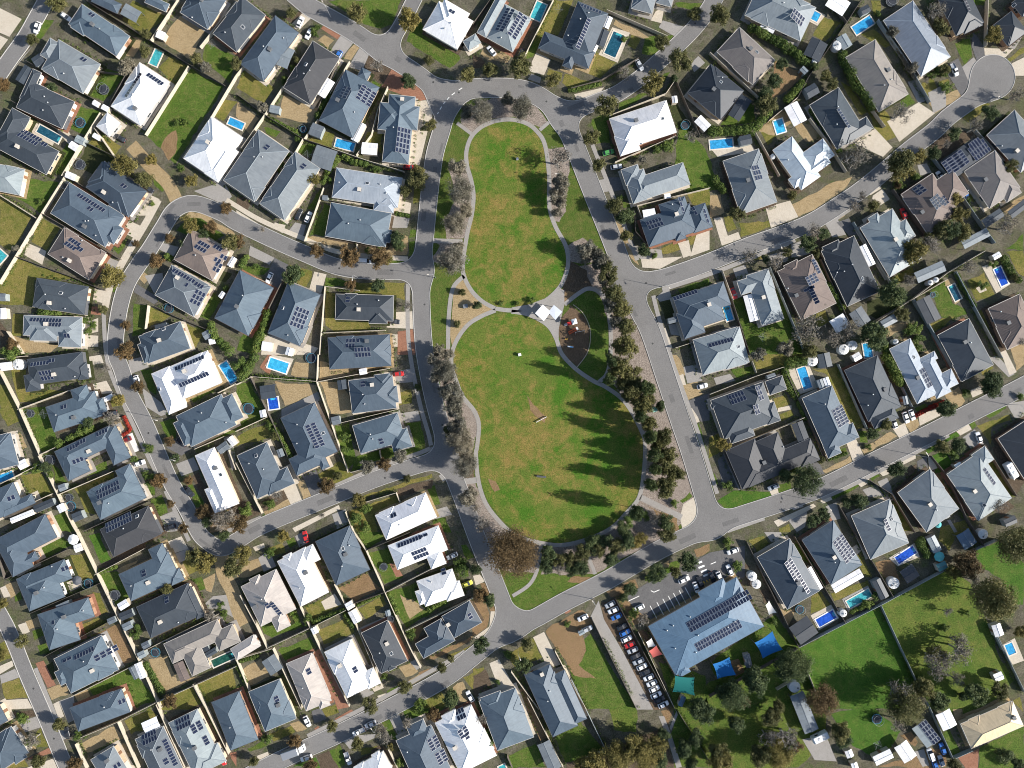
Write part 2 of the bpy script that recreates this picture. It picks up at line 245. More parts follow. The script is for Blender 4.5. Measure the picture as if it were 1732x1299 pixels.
# ---------------------------------------------------------------- survey data (photo pixels; "@ x0 y0 w" opens a map sheet 1732 units wide)
DATA = '''@ 0 0 1732
G N 745,215 800,165 870,158 930,180 965,240 1000,330 1030,410 1055,470 1085,540 1120,640 1160,750 1190,850 1190,880 1100,930 1000,985 920,1025 870,1048 850,1010 815,930 775,830 745,740 725,640 715,560 716,470 728,350
G q 965,455 1035,440 1060,490 1090,570 1125,660 1165,770 1185,860 1110,920 1060,880 1092,810 1090,750 1060,680 1030,640 1032,560 1015,500
@ 700 130 420
G q 330,290 420,200 550,140 700,110 830,170 900,260 930,310 880,360 790,310 700,280 560,290 450,350 400,390 330,330
G q 350,580 410,700 420,830 390,1000 340,1130 230,1130 210,1000 280,880 290,780 240,650
G q 930,500 1080,490 1090,650 1060,780 1055,930 1010,1010 970,1000 950,900 945,700
G q 130,1130 340,1140 330,1299 110,1299 180,1180
G q 1070,1180 1180,1120 1280,1200 1370,1299 1080,1299
G L 560,300 470,350 400,430 375,520 380,620 410,720 425,830 415,960 380,1100 350,1299 1060,1299 1060,1190 980,1050 935,910 935,700 910,490 850,380 760,310 660,285
@ 700 440 420
G L 350,0 358,110 410,210 490,285 570,325 680,330 800,310 920,265 1000,195 1040,110 1060,0
G y 340,140 400,220 480,295 555,340 470,380 380,440 310,530 260,600 250,520 270,300 290,180
G m 1075,0 1200,80 1240,190 1120,230 1040,210 1060,100
G L 680,368 560,380 470,405 390,460 320,550 280,640 275,740 310,860 350,950 430,1050 465,1150 450,1320 1600,1320 1590,1200 1480,1010 1350,900 1250,850 1130,775 1020,655 980,545 920,460 800,390
G c 680,330 800,310 920,265 1000,195 1050,210 1050,310 1010,480 1010,560 990,520 930,450 800,380
G s 1020,200 1080,195 1130,235 1070,300 1030,320
G S 1100,310 1180,380 1225,480 1230,580 1210,660 1140,745 1070,690 1020,590 1015,470 1030,400
G g 1230,240 1310,280 1345,400 1360,560 1350,720 1300,800 1220,810 1150,750 1215,660 1235,560 1220,460 1180,370 1110,300
G s 790,945 830,1000 920,1090 910,1140 850,1090 810,1040
G q 150,620 250,620 265,740 300,880 350,960 440,1060 450,1150 420,1299 300,1299 230,1100 190,900
G g 1100,280 1160,240 1230,235 1150,300
@ 740 740 500
G L 235,0 240,150 260,280 300,380 380,480 470,555 580,600 720,620 870,590 1010,520 1100,430 1170,340 1200,200 1205,0
G q 150,260 220,260 270,390 370,500 430,560 340,800 280,620 200,420
G q 430,560 590,620 600,640 580,790 380,780 330,700
G q 620,650 900,600 1020,540 1120,450 1400,560 1100,700 920,800 610,800
G g 600,800 690,800 860,830 700,930 560,1010 470,1000 450,940 550,850
G g 380,780 560,800 540,850 440,910
G s 790,810 910,820 850,860 760,850
G s 1270,420 1180,380 1400,470 1420,560 1300,520
G g 1420,370 1480,320 1490,345 1440,390
G p 1440,390 1500,350 1530,430 1500,530 1440,560 1420,470
G s 295,240 340,260 365,310 330,320
G S 200,0 215,240 130,240 90,0
@ 0 0 1732
K c 7 836,205 814,215 797,232 789,256 790,280 797,305 801,331 798,363 790,397 783,445 785,467 797,491 816,510 838,522
K c 7 836,205 862,202 889,208 908,222 922,246 929,300 929,348 939,382 957,416 961,445 955,469 945,488 923,508 894,520 865,525 838,522
K c 7 785,467 766,488 759,537 758,590
K c 7 838,525 814,535 792,549 775,571 765,595 764,619 773,648 782,670 802,695 810,719 807,755 805,769 809,812 821,850 844,881 870,904 904,916 948,922 994,912 1034,893 1060,867 1081,841 1089,798 1091,754 1086,731 1059,682 1027,656 1003,644 974,624 950,598 940,571 925,549 894,532 865,527
K c 7 955,515 979,496 998,488 1020,500 1031,537 1033,595 1027,631 1013,646
K c 6 773,208 797,226
K c 6 933,203 913,220
K c 8 731,407 782,409
K c 10 780,815 806,812
K c 6 915,922 910,959 896,988 867,1008
K c 6 995,942 1007,971
K c 10 1083,841 1153,875
K y 22 302,348 285,312 255,282 222,245
K y 24 374,930 378,969 393,999 404,1035 414,1056
K c 7 745,262 722,330 700,452
K c 7 690,480 690,560 697,620 712,690 728,748 720,762 640,790 560,825 460,868 385,898
K c 7 1002,245 1040,340 1078,440
K c 7 1105,500 1115,540 1140,620 1180,730 1213,835
K c 7 1120,490 1210,460 1290,428 1380,390 1450,345
K c 7 740,795 780,860 840,1000 846,1040 800,1092 720,1140 620,1195 520,1245
K p 8 383,338 440,372 510,402 580,428 690,438
K c 7 175,520 180,600 195,650 240,750 280,830 320,915
K c 7 1230,898 1340,860 1420,830 1510,785 1620,728
K p 12 268,338 248,375 226,412 205,448 186,486 178,520
K c 7 60,1130 85,1190 110,1250
@ 0 0 1732
G h 1487,1024 1602,958 1640,985 1672,1055 1690,1110 1715,1150 1690,1180 1625,1215 1580,1190 1530,1105
G h 1140,1190 1350,1072 1375,1165 1350,1299 1140,1299
G h 1020,1160 1080,1180 1075,1240 1040,1235
G g 1150,205 1195,255 1215,320 1165,330 1140,290
G g 1090,60 1140,60 1110,95 1085,90
G h 1330,1180 1390,1140 1400,1250 1350,1299
G o 1460,170 1500,190 1520,230 1490,240
T d 1178,1196,17 d 1224,1168,14 d 1268,1150,15 d 1176,1248,14 d 1246,1222,13 g 1304,1212,17 d 1330,1262,15 g 1214,1272,16 d 1158,1262,12 g 1286,1276,18
@ 0 0
H m 600,30 950,265 865,420; 505,190 600,90 700,150 |s 665,103,2,1|v 690,190|v 740,220
H l 430,290 735,470 600,680; 290,400 370,280 440,330 |s 607,433,2,1|v 470,540|v 230,460
H d 210,590 545,745 430,930; 110,700 275,520 330,560 |v 330,710|v 365,760|v 320,810
H d 90,790 220,860 85,1060; 40,920 440,1090 310,1240 |s 205,1000,7,2|s 310,1050,2,1|v 145,1080
H l -120,1180 180,1240 100,1420
H w 1240,600 1030,920 805,790 |s 985,630,9,1|s 1135,580,1,6r|v 1000,800|v 990,705
H w 880,900 800,1000 700,930
H w 1345,1160 1550,855 1790,990; 1500,1270 1640,1040 1740,1110 |v 1540,1055|v 1560,1062
H m 1320,90 1520,215 1650,0 |v 1490,15|v 1400,120
H d 1560,245 1732,380 1930,100 |v 1650,240|k 1780,200
H m 700,-60 890,30 850,95
H m 1085,-40 1240,30 1200,80
B l 925,25 1040,90 1000,170
P t 1140,360 1195,385 1130,480
P d 295,915 452,1000 425,1050
O 763,657,38
O 590,900,38
O 590,1207,38
B w 1160,215 1215,240 1185,290
B w 690,728 735,755 710,785
B w 755,760 800,785 775,815
B l 565,985 625,1015 595,1060
B w 525,1030 580,1065 550,1110
B d 225,430 290,385 370,420
B d 110,580 180,470 250,500
B w 690,970 740,1000 720,1030
B w 490,1250 560,1280 530,1320
C w 270,200,-70
C w 480,120,35
C k 880,1010,30
T g 240,290,40 g 415,20,62 p 925,485,65 r 20,620,45 y 920,1200,80 y 1110,1170,42 d 380,640,30 g 1060,380,40 g 1070,250,35 g 1440,430,40 s 1290,900,30 s 1350,890,30 g 1730,470,40 p 1510,500,45 y 840,360,30 s 1320,1230,30
G g 1385,500 1640,640 1290,1200 1065,985
G s 1225,985 1290,950 1300,1090 1240,1180 1170,1080
G o 1240,410 1380,480 1270,640 1170,500
G y 1320,110 1500,220 1400,440 1190,300
G o 970,10 1140,70 1250,90 1060,260 870,130
G g 750,480 935,560 760,750 640,690
G g 560,770 740,820 640,1000 490,930
G g 500,1040 600,1110 470,1290 380,1250
G g 1500,310 1732,420 1680,610 1480,430
G o 1620,720 1732,740 1640,880 1560,850
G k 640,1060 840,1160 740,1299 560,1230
G o 750,980 890,1070 830,1160 650,1050
G g 290,150 400,140 300,290 240,260
G p 0,60 160,140 70,270 0,240
G p 0,260 60,290 0,370
G c 180,400 240,340 150,450 60,560
G y 920,260 1050,280 990,420 880,400
G p 460,880 520,990 590,1060 540,1100 420,960
G p 200,880 290,910 420,1000 380,1080 240,980
G m 1020,470 1000,560 820,780 900,540
F c 1310,0 1110,300
F c 1385,490 1070,990
F c 1732,560 1560,850 1345,1160
F c 740,830 630,1010 460,1290
F c 1732,20 1470,350
F d 640,10 1100,300 1380,470 1650,630
F d 420,330 740,530 940,550
F d 200,450 620,690 800,790
F d 90,740 440,960 600,1060
F d 930,550 800,790
F d 850,100 640,10
F c 700,945 850,1160
F d 640,1050 890,1170
@ 400 0
H m 285,115 455,240 255,635 |v 250,370|v 330,420|v 345,280|v 205,350
H k 345,640 560,300 745,440 |k 510,475|v 500,550|v 545,530
H m 605,880 800,510 1045,640; 905,520 1000,500 1030,600 |s 800,685,4,2|s 950,700,5,3|v 745,740|v 865,825
H m 1120,690 1310,710 1240,1200; 1055,745 1340,790 1315,960; 1030,945 1060,750 1250,780 |s 1220,1030,4,5|v 1215,728|v 1150,935
H w 1365,215 1615,360 1725,150; 1440,200 1500,-20 1690,70 |s 1578,90,2,1|v 1525,215|v 1575,185
H l -95,1320 160,950 430,1040 |s 225,1083,2,1|v 140,1160|v 200,1160
H l 170,1490 430,1110 600,1250 |s 490,1220,2,1
B l 590,1060 740,1110 660,1245
B l 290,310 430,370 330,490
B w 650,560 722,605 640,720
B w 920,1040 1035,1050 1020,1135
B w 900,890 950,915 870,1035
B l 560,895 645,930 600,1010
B l 250,765 320,780 290,830
B d 160,490 220,520 180,580
P b 735,1015 870,1050 860,1110
P b -45,860 60,905 35,950
O 490,948,25
C w 465,160,-65
C w 530,245,-60
C b 745,405,-60
C r 1265,1225,5
T g 885,95,65 y 1275,135,80 g 1410,440,38 d 1265,590,55 g 1690,550,55 g 1425,920,40 p 1690,820,60 p 190,780,45 b 1030,490,60 s 460,1010,30 g 440,440,25 s 410,500,25 s 350,580,30 s 570,230,35 s 590,200,30 g 400,100,40 p 1620,1230,75 s 380,1140,25 s 330,1210,25 s 310,1250,22 g 1330,1260,50 s 1020,1240,40
E g 40 960,1200 860,1190 770,1140
E g 40 700,640 640,760 590,860
E g 45 740,1150 660,1270
E g 30 250,870 440,970
G g 680,10 820,0 1200,0 1140,180 1050,210 930,180
G g 1330,100 1240,300 1560,500 1640,440 1600,360 1365,215
G o 70,480 270,640 200,770 0,640
G y 350,700 600,800 540,900 290,860
G y 0,740 160,860 100,990 0,850
G p 500,80 560,120 450,230 400,180
G r 640,180 770,250 740,290 620,210
G c 770,250 860,310 740,460 670,400
G y 860,320 905,340 830,440 780,430
G c 905,345 975,390 920,520 820,490
G m 975,390 1140,500 1060,620 930,500
G r 1140,500 1440,720 1340,740 1060,640
G p 1330,740 1450,730 1430,870 1320,960
G g 1325,745 1365,750 1360,860 1330,900
G p 1260,960 1400,960 1340,1210 1240,1200
G o 1305,995 1360,995 1340,1090 1295,1090
G o 960,960 1070,970 1060,1120 930,1080
G o 560,1000 620,960 720,980 690,1080 520,1030
G m 420,100 500,60 440,200 320,120
G g 450,1060 580,1060 540,1150 450,1120
G g 200,930 320,960 290,1010 220,980
G y 640,250 710,290 670,360 600,300
G g 1000,590 1060,620 1010,690 970,760
F c 90,450 0,560
F c 345,640 220,830 40,1090
F d 0,690 250,870 490,1020 700,1090
F c 600,880 500,1020
F c 1110,640 1040,800 990,990 880,1140
F d 740,460 600,800
F c 830,455 690,690
F c 700,1090 960,1180 1230,1260
F c 0,1250 160,960
F c 400,1180 490,1020
@ 800 0
H l 100,275 235,30 430,125; 25,235 190,-40 250,0 |s 235,150,8,2|s 325,190,8,2|v 205,275
H l -80,290 10,235 95,290
H m 640,330 770,10 985,110; 475,350 530,235 890,400; 630,470 720,390 760,480 |s 805,260,10,1|s 865,60,1,7r|v 845,100|v 785,145|v 695,255
H l 1160,60 1310,100 1340,-60; 1340,20 1450,50 1470,-30
H w 1000,870 1415,735 1485,970; 1035,1000 1180,955 1215,1100 |v 1190,890|v 1240,1045|k 1385,875
B d 925,205 1000,230 945,340
B w 975,110 1025,130 985,210
B w 890,320 920,335 880,400
B w 1620,890 1670,840 1750,910
B w 1455,705 1495,700 1505,750
P t 470,10 540,40 470,150
P d 1030,230 1110,265 1020,415
O 1552,920,32
C w 135,370,50
C k 350,395,-70
C s 1220,475,60
C g 990,1115,-15
C s 1050,1220,-10
T g 345,490,80 g 125,515,55 g 585,590,50 p 60,820,100 p 360,790,95 g 1515,450,75 y 1325,620,80 g 975,780,75 g 865,1010,55 g 920,1210,50 b 630,1170,105 g 1380,310,55 b 1110,540,60 b 1590,1000,60 s 1340,1090,40 s 1430,1070,50 p 250,730,55 g 1620,100,50 p 1240,1170,35 s 1110,280,25 d 1480,570,25
E g 30 700,660 940,610
G o 480,220 600,0 740,0 630,250 540,230 440,290
G o 560,500 660,540 640,590 540,540
G o 680,545 870,600 700,650 650,600
G p 470,370 570,440 520,550 400,520
G c 430,540 500,570 490,610 400,580
G y 60,390 110,290 210,350 290,400 260,460 100,440
G p 1020,200 1150,240 1060,460 920,400
G o 900,390 1050,460 930,580 840,540
G o 1170,250 1230,280 1190,360 1130,330
G y 1050,150 1300,270 1230,290 1020,180
G p 740,690 960,640 930,680 760,730
G g 860,870 1000,830 1000,1050 900,1060
G c 1390,150 1560,200 1500,280 1360,200
G g 1070,760 1250,680 1280,690 1060,830
G g 1400,540 1440,530 1400,600 1370,580
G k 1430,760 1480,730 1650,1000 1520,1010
G g 440,420 360,440 480,190 540,230
G c 1590,470 1650,410 1700,460 1620,530
G p 1340,80 1400,60 1380,170 1300,150
G g 1480,20 1700,20 1640,80 1500,50
G m 0,400 60,420 100,480 0,500
F c 590,0 370,430
F d 940,590 1210,430
F d 1480,580 1660,1000
F c 980,80 1420,270
F c 1000,850 1410,690 1480,590
F c 1040,1190 1480,1000
F d 720,650 940,590
F d 130,0 0,180
@ 1200 0
H l 260,110 665,300 790,60 |s 635,140,5,2|v 530,35
H t 220,200 480,440 355,655 |v 290,370|k 345,385
H d -160,680 10,470 230,690 |v 20,670|v 95,565|k 80,605
H t 1000,420 1215,290 1470,680 |v 1300,520|v 1320,590|v 1265,635
H d 735,770 945,640 1150,960; 1000,1050 1205,945 1140,870 |s 965,880,1,7r|v 925,795|v 925,915
H i 1275,150 1550,560 1765,415; 1540,80 1640,230 1560,280
H i 465,1100 605,1000 800,1300; 660,1130 835,1020 915,1145; 560,1290 860,1150 900,1220 |v 575,1170
H l 100,1180 360,1090 520,1470 |s 340,1270,3,3|v 270,1330
P b 690,40 815,105 780,160
P b 0,1030 165,1015 165,1080
P c 465,890 530,870 565,960
P b 1040,200 1170,115 1210,170
B w 395,150 490,200 465,245
B d 230,690 310,740 180,870
B w 545,790 640,740 730,870
B w 845,40 970,120 1030,20
B d 690,650 770,605 820,670
B l 660,510 690,480 735,510
B d 685,400 750,270 860,340
B l 930,280 1000,240 1060,320
B d 1100,60 1160,30 1185,80
B d 215,1000 300,980 310,1050
W 940,330,36
W 803,400,22
W 775,440,22
W 467,1145,20
O 1330,10,40
T g 70,110,70 d 520,470,45 d 470,600,50 d 400,680,50 b 1400,830,90 b 1060,1130,120 y 1400,1220,90 b 1660,80,75 p 1340,230,45 p 1480,500,45 g 1720,510,35 b 1590,590,30 s 1240,100,30 g 850,560,40 g 900,620,40 g 420,770,70 d 770,480,30 g 1670,180,40
E d 60 290,200 520,320 720,460
E d 70 960,390 1060,600 1200,800
E g 70 0,970 330,950 430,800 390,680
E g 50 560,740 690,600
E p 45 1280,150 1350,280 1520,570
E d 30 740,800 860,960 960,1110
G o 760,260 830,130 960,170 850,300
G o 1110,260 1200,210 1330,330 1280,350
G s 480,440 700,540 600,640 450,740
G g 250,720 330,780 330,900 80,920 140,840
G y 600,900 720,880 820,1020 700,1040
G o 370,970 470,900 500,990 420,1060
G o 960,600 1030,640 1160,820 1110,850
G p 1300,890 1530,750 1650,830 1390,1040
G g 1390,740 1460,690 1510,750 1420,800
G p 1060,1050 1210,940 1340,1080 1270,1150
G o 1550,620 1620,570 1680,650 1600,700
G c 1450,600 1500,580 1580,740 1530,760
G c 1600,680 1732,610 1732,780 1640,830
G p 640,110 690,30 850,110 790,190
G y 350,960 460,860 560,800 600,900 470,1000
G p 0,1080 310,1060 340,1110 60,1150
G y 60,540 330,740 290,730 40,560
F c 0,390 380,740
F d 1000,170 720,570 640,720
F c 730,870 860,1040 1000,1260
F c 330,970 510,1290
F l 1230,150 1430,440 1610,750
F c 1190,810 1280,930
F c 640,720 430,890
F d 880,0 1000,170
F d 1110,0 1000,170
@ 1432 0 300
H d 900,0 1070,350 1330,200; 1110,250 1240,60 1330,180 |s 1150,50,5,1
H d 1430,250 1610,110 1760,310; 1590,0 1750,-30 1770,170 |k 1655,35
C u 1055,680,65
T b 900,120,90 g 940,290,60 y 1430,340,75 s 980,850,60 s 820,740,40 s 900,690,50 s 960,710,40 d 1400,1100,80 b 1250,1250,95 b 1650,930,85 s 850,60,50
G g 1050,420 1200,370 1220,560 1150,640
G o 740,800 850,770 900,880 810,930
G o 890,790 990,780 1000,800 930,840
G a 940,650 1090,570 1200,820 1120,940
G c 1120,660 1240,560 1280,610 1200,820
G y 800,1000 1080,880 1120,950 860,1110
G p 1340,470 1630,480 1550,560 1350,550
G c 1530,330 1732,290 1732,330 1640,480 1530,460
G a 1230,300 1340,450 1350,560 1270,600 1220,450
G o 1560,580 1732,460 1732,520 1600,600
G p 1610,620 1732,560 1732,740 1640,740
G o 1130,1150 1350,990 1400,1020 1180,1200
G g 1190,0 1350,0 1340,60 1220,50
G o 240,0 330,0 340,110 270,150
F c 1370,0 1355,450
@ 0 300
H m 630,70 940,290 1065,95; 650,40 740,-120 880,-40 |s 910,65,2,1|v 765,110|v 820,180
H m 370,262 770,510 915,290; 750,440 830,330 900,390 |s 665,185,10,1|s 670,235,2,1|v 625,360|v 700,425|v 640,325|v 665,325
H b 350,560 650,750 770,560; 630,700 740,530 770,560 |s 535,490,4,2|s 590,527,2,1|v 515,610|v 460,585|v 590,460
H d 240,945 615,1005 640,800; 270,740 490,770 480,850 |k 455,850|v 365,920|v 470,960|v 350,860
H l 175,1010 600,1025 595,1170; 225,1040 420,1050 410,1200; 435,1060 600,1060 550,1240 |s 330,1045,10,1|s 385,1080,6,1|s 500,1160,2,1|v 345,1075
H b 1275,600 1555,755 1690,545; 1340,520 1420,430 1530,480 |s 1485,510,4,2|s 1590,515,3,1|s 1630,580,2,1|s 1590,605,2,1|s 1585,655,2,2|v 1445,575
H l 1135,860 1420,1020 1540,800 |s 1340,720,8,1|s 1455,790,3,1|s 1445,880,3,3|s 1372,790,1,1|v 1305,735
H m 1015,1165 1320,1055 1395,1250; 1010,1230 1090,1190 1130,1330 |k 1190,1110|v 1180,1195
B d 1130,1085 1215,1060 1250,1140
P t -50,480 55,575 -20,680
B l -20,850 40,850 40,905
B w -20,960 40,955 45,1035
B l 1475,1140 1530,1110 1560,1160
B w 1525,1185 1570,1175 1580,1215
B w 1660,640 1700,575 1735,595
B w 1595,870 1625,830 1655,850
O 490,60,32
O 1240,960,35
C k 1085,80,35
T s 305,180,25 r 1545,365,45 r 1240,445,35 y 1390,350,60 d 1490,420,40 r 1145,610,55 y 810,725,85 g 1690,475,60 r 995,485,25 r 925,1085,35 r 925,1270,65 g 1060,15,60 d 1340,480,30 g 755,970,35 r 1655,225,40 s 80,1270,60 r 90,1220,40 s 1650,810,30 y 1400,20,45 s 620,1050,35 s 1110,190,20 s 680,1080,30 p 120,520,30 s 640,1130,30
E g 50 290,990 440,1000
E g 60 1545,1060 1560,1150 1700,1290
E g 35 1210,570 1260,600
G g 140,0 430,40 300,260 100,130
G o 0,140 230,270 150,450 80,540 0,490
G o 250,400 310,300 440,370 340,530 230,470
G p 200,480 340,540 310,640 180,570
G o 110,590 270,650 560,740 250,760 240,940 0,930 0,790
G o 90,1000 170,1000 170,1160 90,1170
G y 100,1170 430,1230 370,1280 180,1290
G p 910,300 1040,360 990,450 880,390
G p 1060,110 1170,160 1080,280 970,280
G g 830,520 900,450 930,470 870,570
G p 630,800 780,830 750,920 640,890
G c 760,570 880,620 840,700 730,660
G r 650,940 740,950 740,1010 650,1000
G p 560,1150 720,1160 720,1240 550,1240
G g 980,930 1080,940 1060,1130 970,1170
G o 1095,950 1250,1010 1180,1060 1080,1100
G o 1330,1060 1500,1120 1430,1240 1395,1200
G g 1540,830 1620,900 1530,1050 1440,1010
G y 1260,360 1390,250 1480,260 1732,420 1700,440 1480,310 1390,290
G g 1290,390 1390,290 1480,310 1640,420 1560,480 1400,420
G c 1190,480 1310,510 1270,580 1170,530
G c 1060,720 1190,700 1200,760 1130,850
G a 1000,780 1180,890 1130,930 980,840
G g 830,770 870,780 850,850 800,830
G g 1110,0 1220,80 1190,110 1130,60
G k 1580,660 1700,700 1650,770 1590,740
G c 1420,100 1640,30 1700,140 1640,200
G y 1010,735 1060,695 1100,730 1060,785
G p 640,1060 720,1030 720,1130 630,1150
G m 0,1050 60,1130 170,1299 0,1299
F c 480,0 310,270 0,780
F c 0,130 270,300
F d 320,270 720,500 880,600
F d 120,580 560,740 770,830
F c 60,1130 170,1290
F c 1090,940 1070,1110
F d 1150,950 1290,1020 1510,1110
F d 520,10 900,240
F c 250,950 630,1010
F d 1270,610 1560,760
@ 400 300
H i 700,145 1180,220 1215,5; 1015,160 1160,180 1150,260 |k 962,50|v 905,95|v 750,35|v 1055,55|v 1100,120
H m 650,430 1090,510 1140,265; 1040,410 1145,350 1130,440 |v 825,345|v 910,318
H m -160,1030 25,680 265,820; 60,790 190,770 210,910 |v 20,950|v 60,870
H m 230,1140 380,765 610,870; 480,850 600,880 580,1000 |s 465,1030,4,4r|k 337,955|v 515,1030|v 375,1155
H d 725,1040 730,855 1150,880; 975,940 1105,950 1100,1075 |s 815,895,2,1|v 900,970|v 885,930|v 1040,900
H m 670,1175 1120,1150 1130,1380; 1010,1210 1130,1250 1120,1330 |s 835,1215,3,2|s 890,1195,1,1|s 930,1280,5,2|v 955,1200
B w 190,1200 260,1210 240,1275
B w 370,1240 420,1255 400,1310
B l 630,130 670,135 660,165
C w 525,290,-65
C k 455,270,-65
C w 240,735,-65
C v 940,612,3
C k 1155,1055,5
T r 590,540,45 r 820,580,75 r 1050,590,75 d 1170,460,55 r 840,790,40 d 420,720,70 r 10,470,50 p 1600,350,95 p 1580,620,115 g 1650,840,25 g 1615,1075,25 b 1255,945,45 p 1490,1270,60 d 1160,420,30 g 1330,20,70 p 1640,100,110 p 1680,250,60 s 660,30,40 y 570,20,40 b 185,380,30 g 1240,100,40 d 1190,500,40 s 140,650,30 y 1100,600,40 b 790,520,35 s 965,535,25 s 1050,530,25 d 1030,790,50 p 1550,1299,50 s 470,700,40 p 1620,520,60
E g 50 230,980 190,1130 140,1270
E g 45 30,660 80,570
E d 25 1160,260 1265,280
G g 640,190 700,220 640,430 540,420
G y 520,430 620,440 880,480 870,540 700,500 520,470
G y 890,500 1100,540 1170,400 1260,430 1250,570 900,560
G c 1145,280 1270,300 1250,370 1140,370
G p 1180,160 1280,190 1270,270 1160,250
G g 1265,470 1310,470 1300,560 1260,580
G g 1120,590 1240,590 1210,640 1120,640
G g 490,500 560,520 540,560 480,540
G c 430,330 510,350 480,460 370,410
G p 280,330 360,350 340,410 270,370
G p 0,240 160,340 300,410 480,490 480,540 300,460 100,350 0,300
G a 280,590 380,640 330,760 270,900 210,740
G p 570,690 660,710 620,850 530,830
G o 390,640 560,690 510,820 400,760
G g 650,730 830,760 820,800 650,800
G o 870,770 1230,770 1230,900 1150,880 870,850
G p 1100,990 1310,980 1310,1110 1100,1100
G o 650,830 720,850 720,1040 980,1060 980,1120 720,1130 650,1080
G r 1180,1130 1310,1110 1310,1299 1180,1299
G p 1120,1150 1180,1150 1180,1240 1130,1250
G g 30,640 250,660 200,720 60,690
G c 100,500 280,590 240,640 90,570
G p 200,1150 480,1210 600,1250 560,1299 180,1299
G g 60,1110 200,930 260,920 120,1299 0,1260
G o 1300,60 1360,60 1350,190 1290,190
G g 1270,380 1320,390 1310,440 1270,440
G g 540,190 640,60 570,240 520,230
G m 0,130 110,170 80,240 0,200
F c 640,80 500,470
F c 500,470 620,480
F c 650,800 610,1299
F c 650,800 900,830
F c 640,1140 1090,1120
F d 340,760 240,960
F d 630,160 1000,240
F d 180,160 300,-60
F c 0,680 200,760
F c 885,490 875,570
@ 800 300
H l 1200,180 1590,50 1540,-110; 1110,-20 1250,-60 1300,150; 1090,-40 1200,-110 1250,0; 1130,60 1230,30 1250,170
H m 1290,510 1650,390 1590,190; 1360,200 1550,140 1600,330; 1560,230 1700,190 1740,370; 1490,470 1560,440 1530,370 |s 1330,340,5,2|s 1530,215,1,4|s 1625,245,1,2|s 1710,280,1,3|v 1485,275|v 1460,195
H m 1468,886 1833,764 1884,931; 1475,892 1765,795 1835,1040; 1490,1000 1640,950 1680,1140 |v 1720,935|s 1560,860,8,1
B w 1240,240 1330,225 1340,300
B w 1400,120 1445,115 1450,150
B l 1425,1035 1500,1015 1510,1055
T p 640,30,75 p 630,170,70 p 620,260,45 p 830,530,80 p 930,620,80 g 990,700,70 p 960,760,60 g 1030,850,80 p 1010,930,70 g 1080,960,80 p 1060,1050,70 g 1120,1090,70 g 1110,1240,90 g 1040,210,60 g 1120,430,45 d 1110,280,60 d 1250,545,45 p 900,560,60 s 1080,150,25 s 1330,570,30 d 30,940,35 s 320,925,20 s 205,920,20 s 435,905,25 p 610,110,50 p 820,600,50 p 650,90,50
G p 1230,600 1540,580 1370,670 1240,660
G o 1370,520 1490,470 1520,530 1390,570
G o 1570,440 1640,415 1665,470 1590,500
G p 1645,390 1732,360 1732,530 1590,580
G p 1500,480 1580,460 1600,570 1540,590
G c 1120,480 1250,520 1380,530 1390,590 1230,600 1180,560
G y 1030,310 1100,350 1220,640 1160,600
G a 990,0 1110,0 1140,80 1010,110
G c 920,20 980,10 1010,100 950,110
G k 1370,910 1470,880 1490,1010 1410,1040
G c 1430,1080 1540,1060 1570,1170 1450,1150
G g 1500,820 1732,740 1732,790 1520,850
G o 1570,130 1732,80 1732,200 1600,200
G p 1380,1110 1410,1100 1460,1250 1420,1260
G c 1340,880 1430,800 1460,890 1370,910
G g 1080,170 1150,190 1180,210 1100,230
F c 1200,210 1570,120 1732,80
F c 1200,210 1240,310
F c 1480,1250 1732,1170
F d 1180,250 1190,400 1290,510
@ 1200 300
H l 1320,730 1105,370 1340,230; 1335,360 1440,310 1500,440; 1160,300 1230,260 1290,340 |v 1335,465|v 1385,640
H d 1010,945 820,540 1060,430; 830,520 940,450 980,540 |v 1025,645|k 1105,745|v 935,695|v 980,690
H b 675,1045 500,690 750,560; 545,650 640,600 680,680 |s 785,650,5,1|s 740,750,3,3|s 745,865,6,1|s 715,820,1,2|v 635,865|v 580,810
H l 385,1085 270,720 430,670; 205,770 400,690 430,790 |v 390,880
H l -120,1190 220,1095 300,1350 |s 80,1210,8,1|k 212,1240
H b 1600,415 1405,125 1640,-20; 1610,60 1780,-60 1800,180 |s 1540,90,3,2|s 1640,190,4,3|s 1720,170,3,2|v 1555,255
B w 245,870 320,850 375,1040
P b 95,950 145,935 175,1040
P b 1120,1220 1180,1210 1215,1310
B w 1095,510 1145,485 1220,630
B w 875,1055 975,995 1030,1085
B l 1020,1000 1110,940 1175,1050
B d 1510,910 1610,860 1690,1030
B l 1495,700 1700,610 1722,690
B l 1250,1055 1350,1000 1385,1050
B w 770,780 810,770 855,880
W 985,1260,38
W 1050,1230,35
W 1620,770,20
W 1660,750,20
C r 1425,265,70
C r 180,850,70
T b 760,390,70 b 1055,210,60 b 1130,140,50 b 490,610,80 b 710,1120,130 b 1450,760,60 b 1040,1100,90 p 550,1255,65 d 1190,1160,90 d 1230,1200,70 d 1330,870,90 y 1500,560,90 b 1620,510,80 g 780,555,30 d 720,480,60 g 200,270,50 d 840,920,25 g 1200,210,40 g 730,1270,60 g 1390,1000,40 s 1490,1110,50 s 1530,1180,40 g 1700,380,60 b 920,1180,80 p 360,1299,60 g 570,550,30 d 410,600,35 b 300,570,70 d 830,410,50 g 610,130,30
E g 40 870,780 980,970
E d 45 30,0 110,110
G g 165,890 235,880 300,1060 390,1090 540,1030 480,760 620,1110 700,1299 300,1299
G p 410,220 590,170 650,290 450,370
G y 600,200 880,50 1050,0 990,90 800,220 650,290
G o 220,330 440,320 450,360 230,440
G p 30,300 90,290 150,480 90,500
G o 100,300 170,280 200,380 130,400
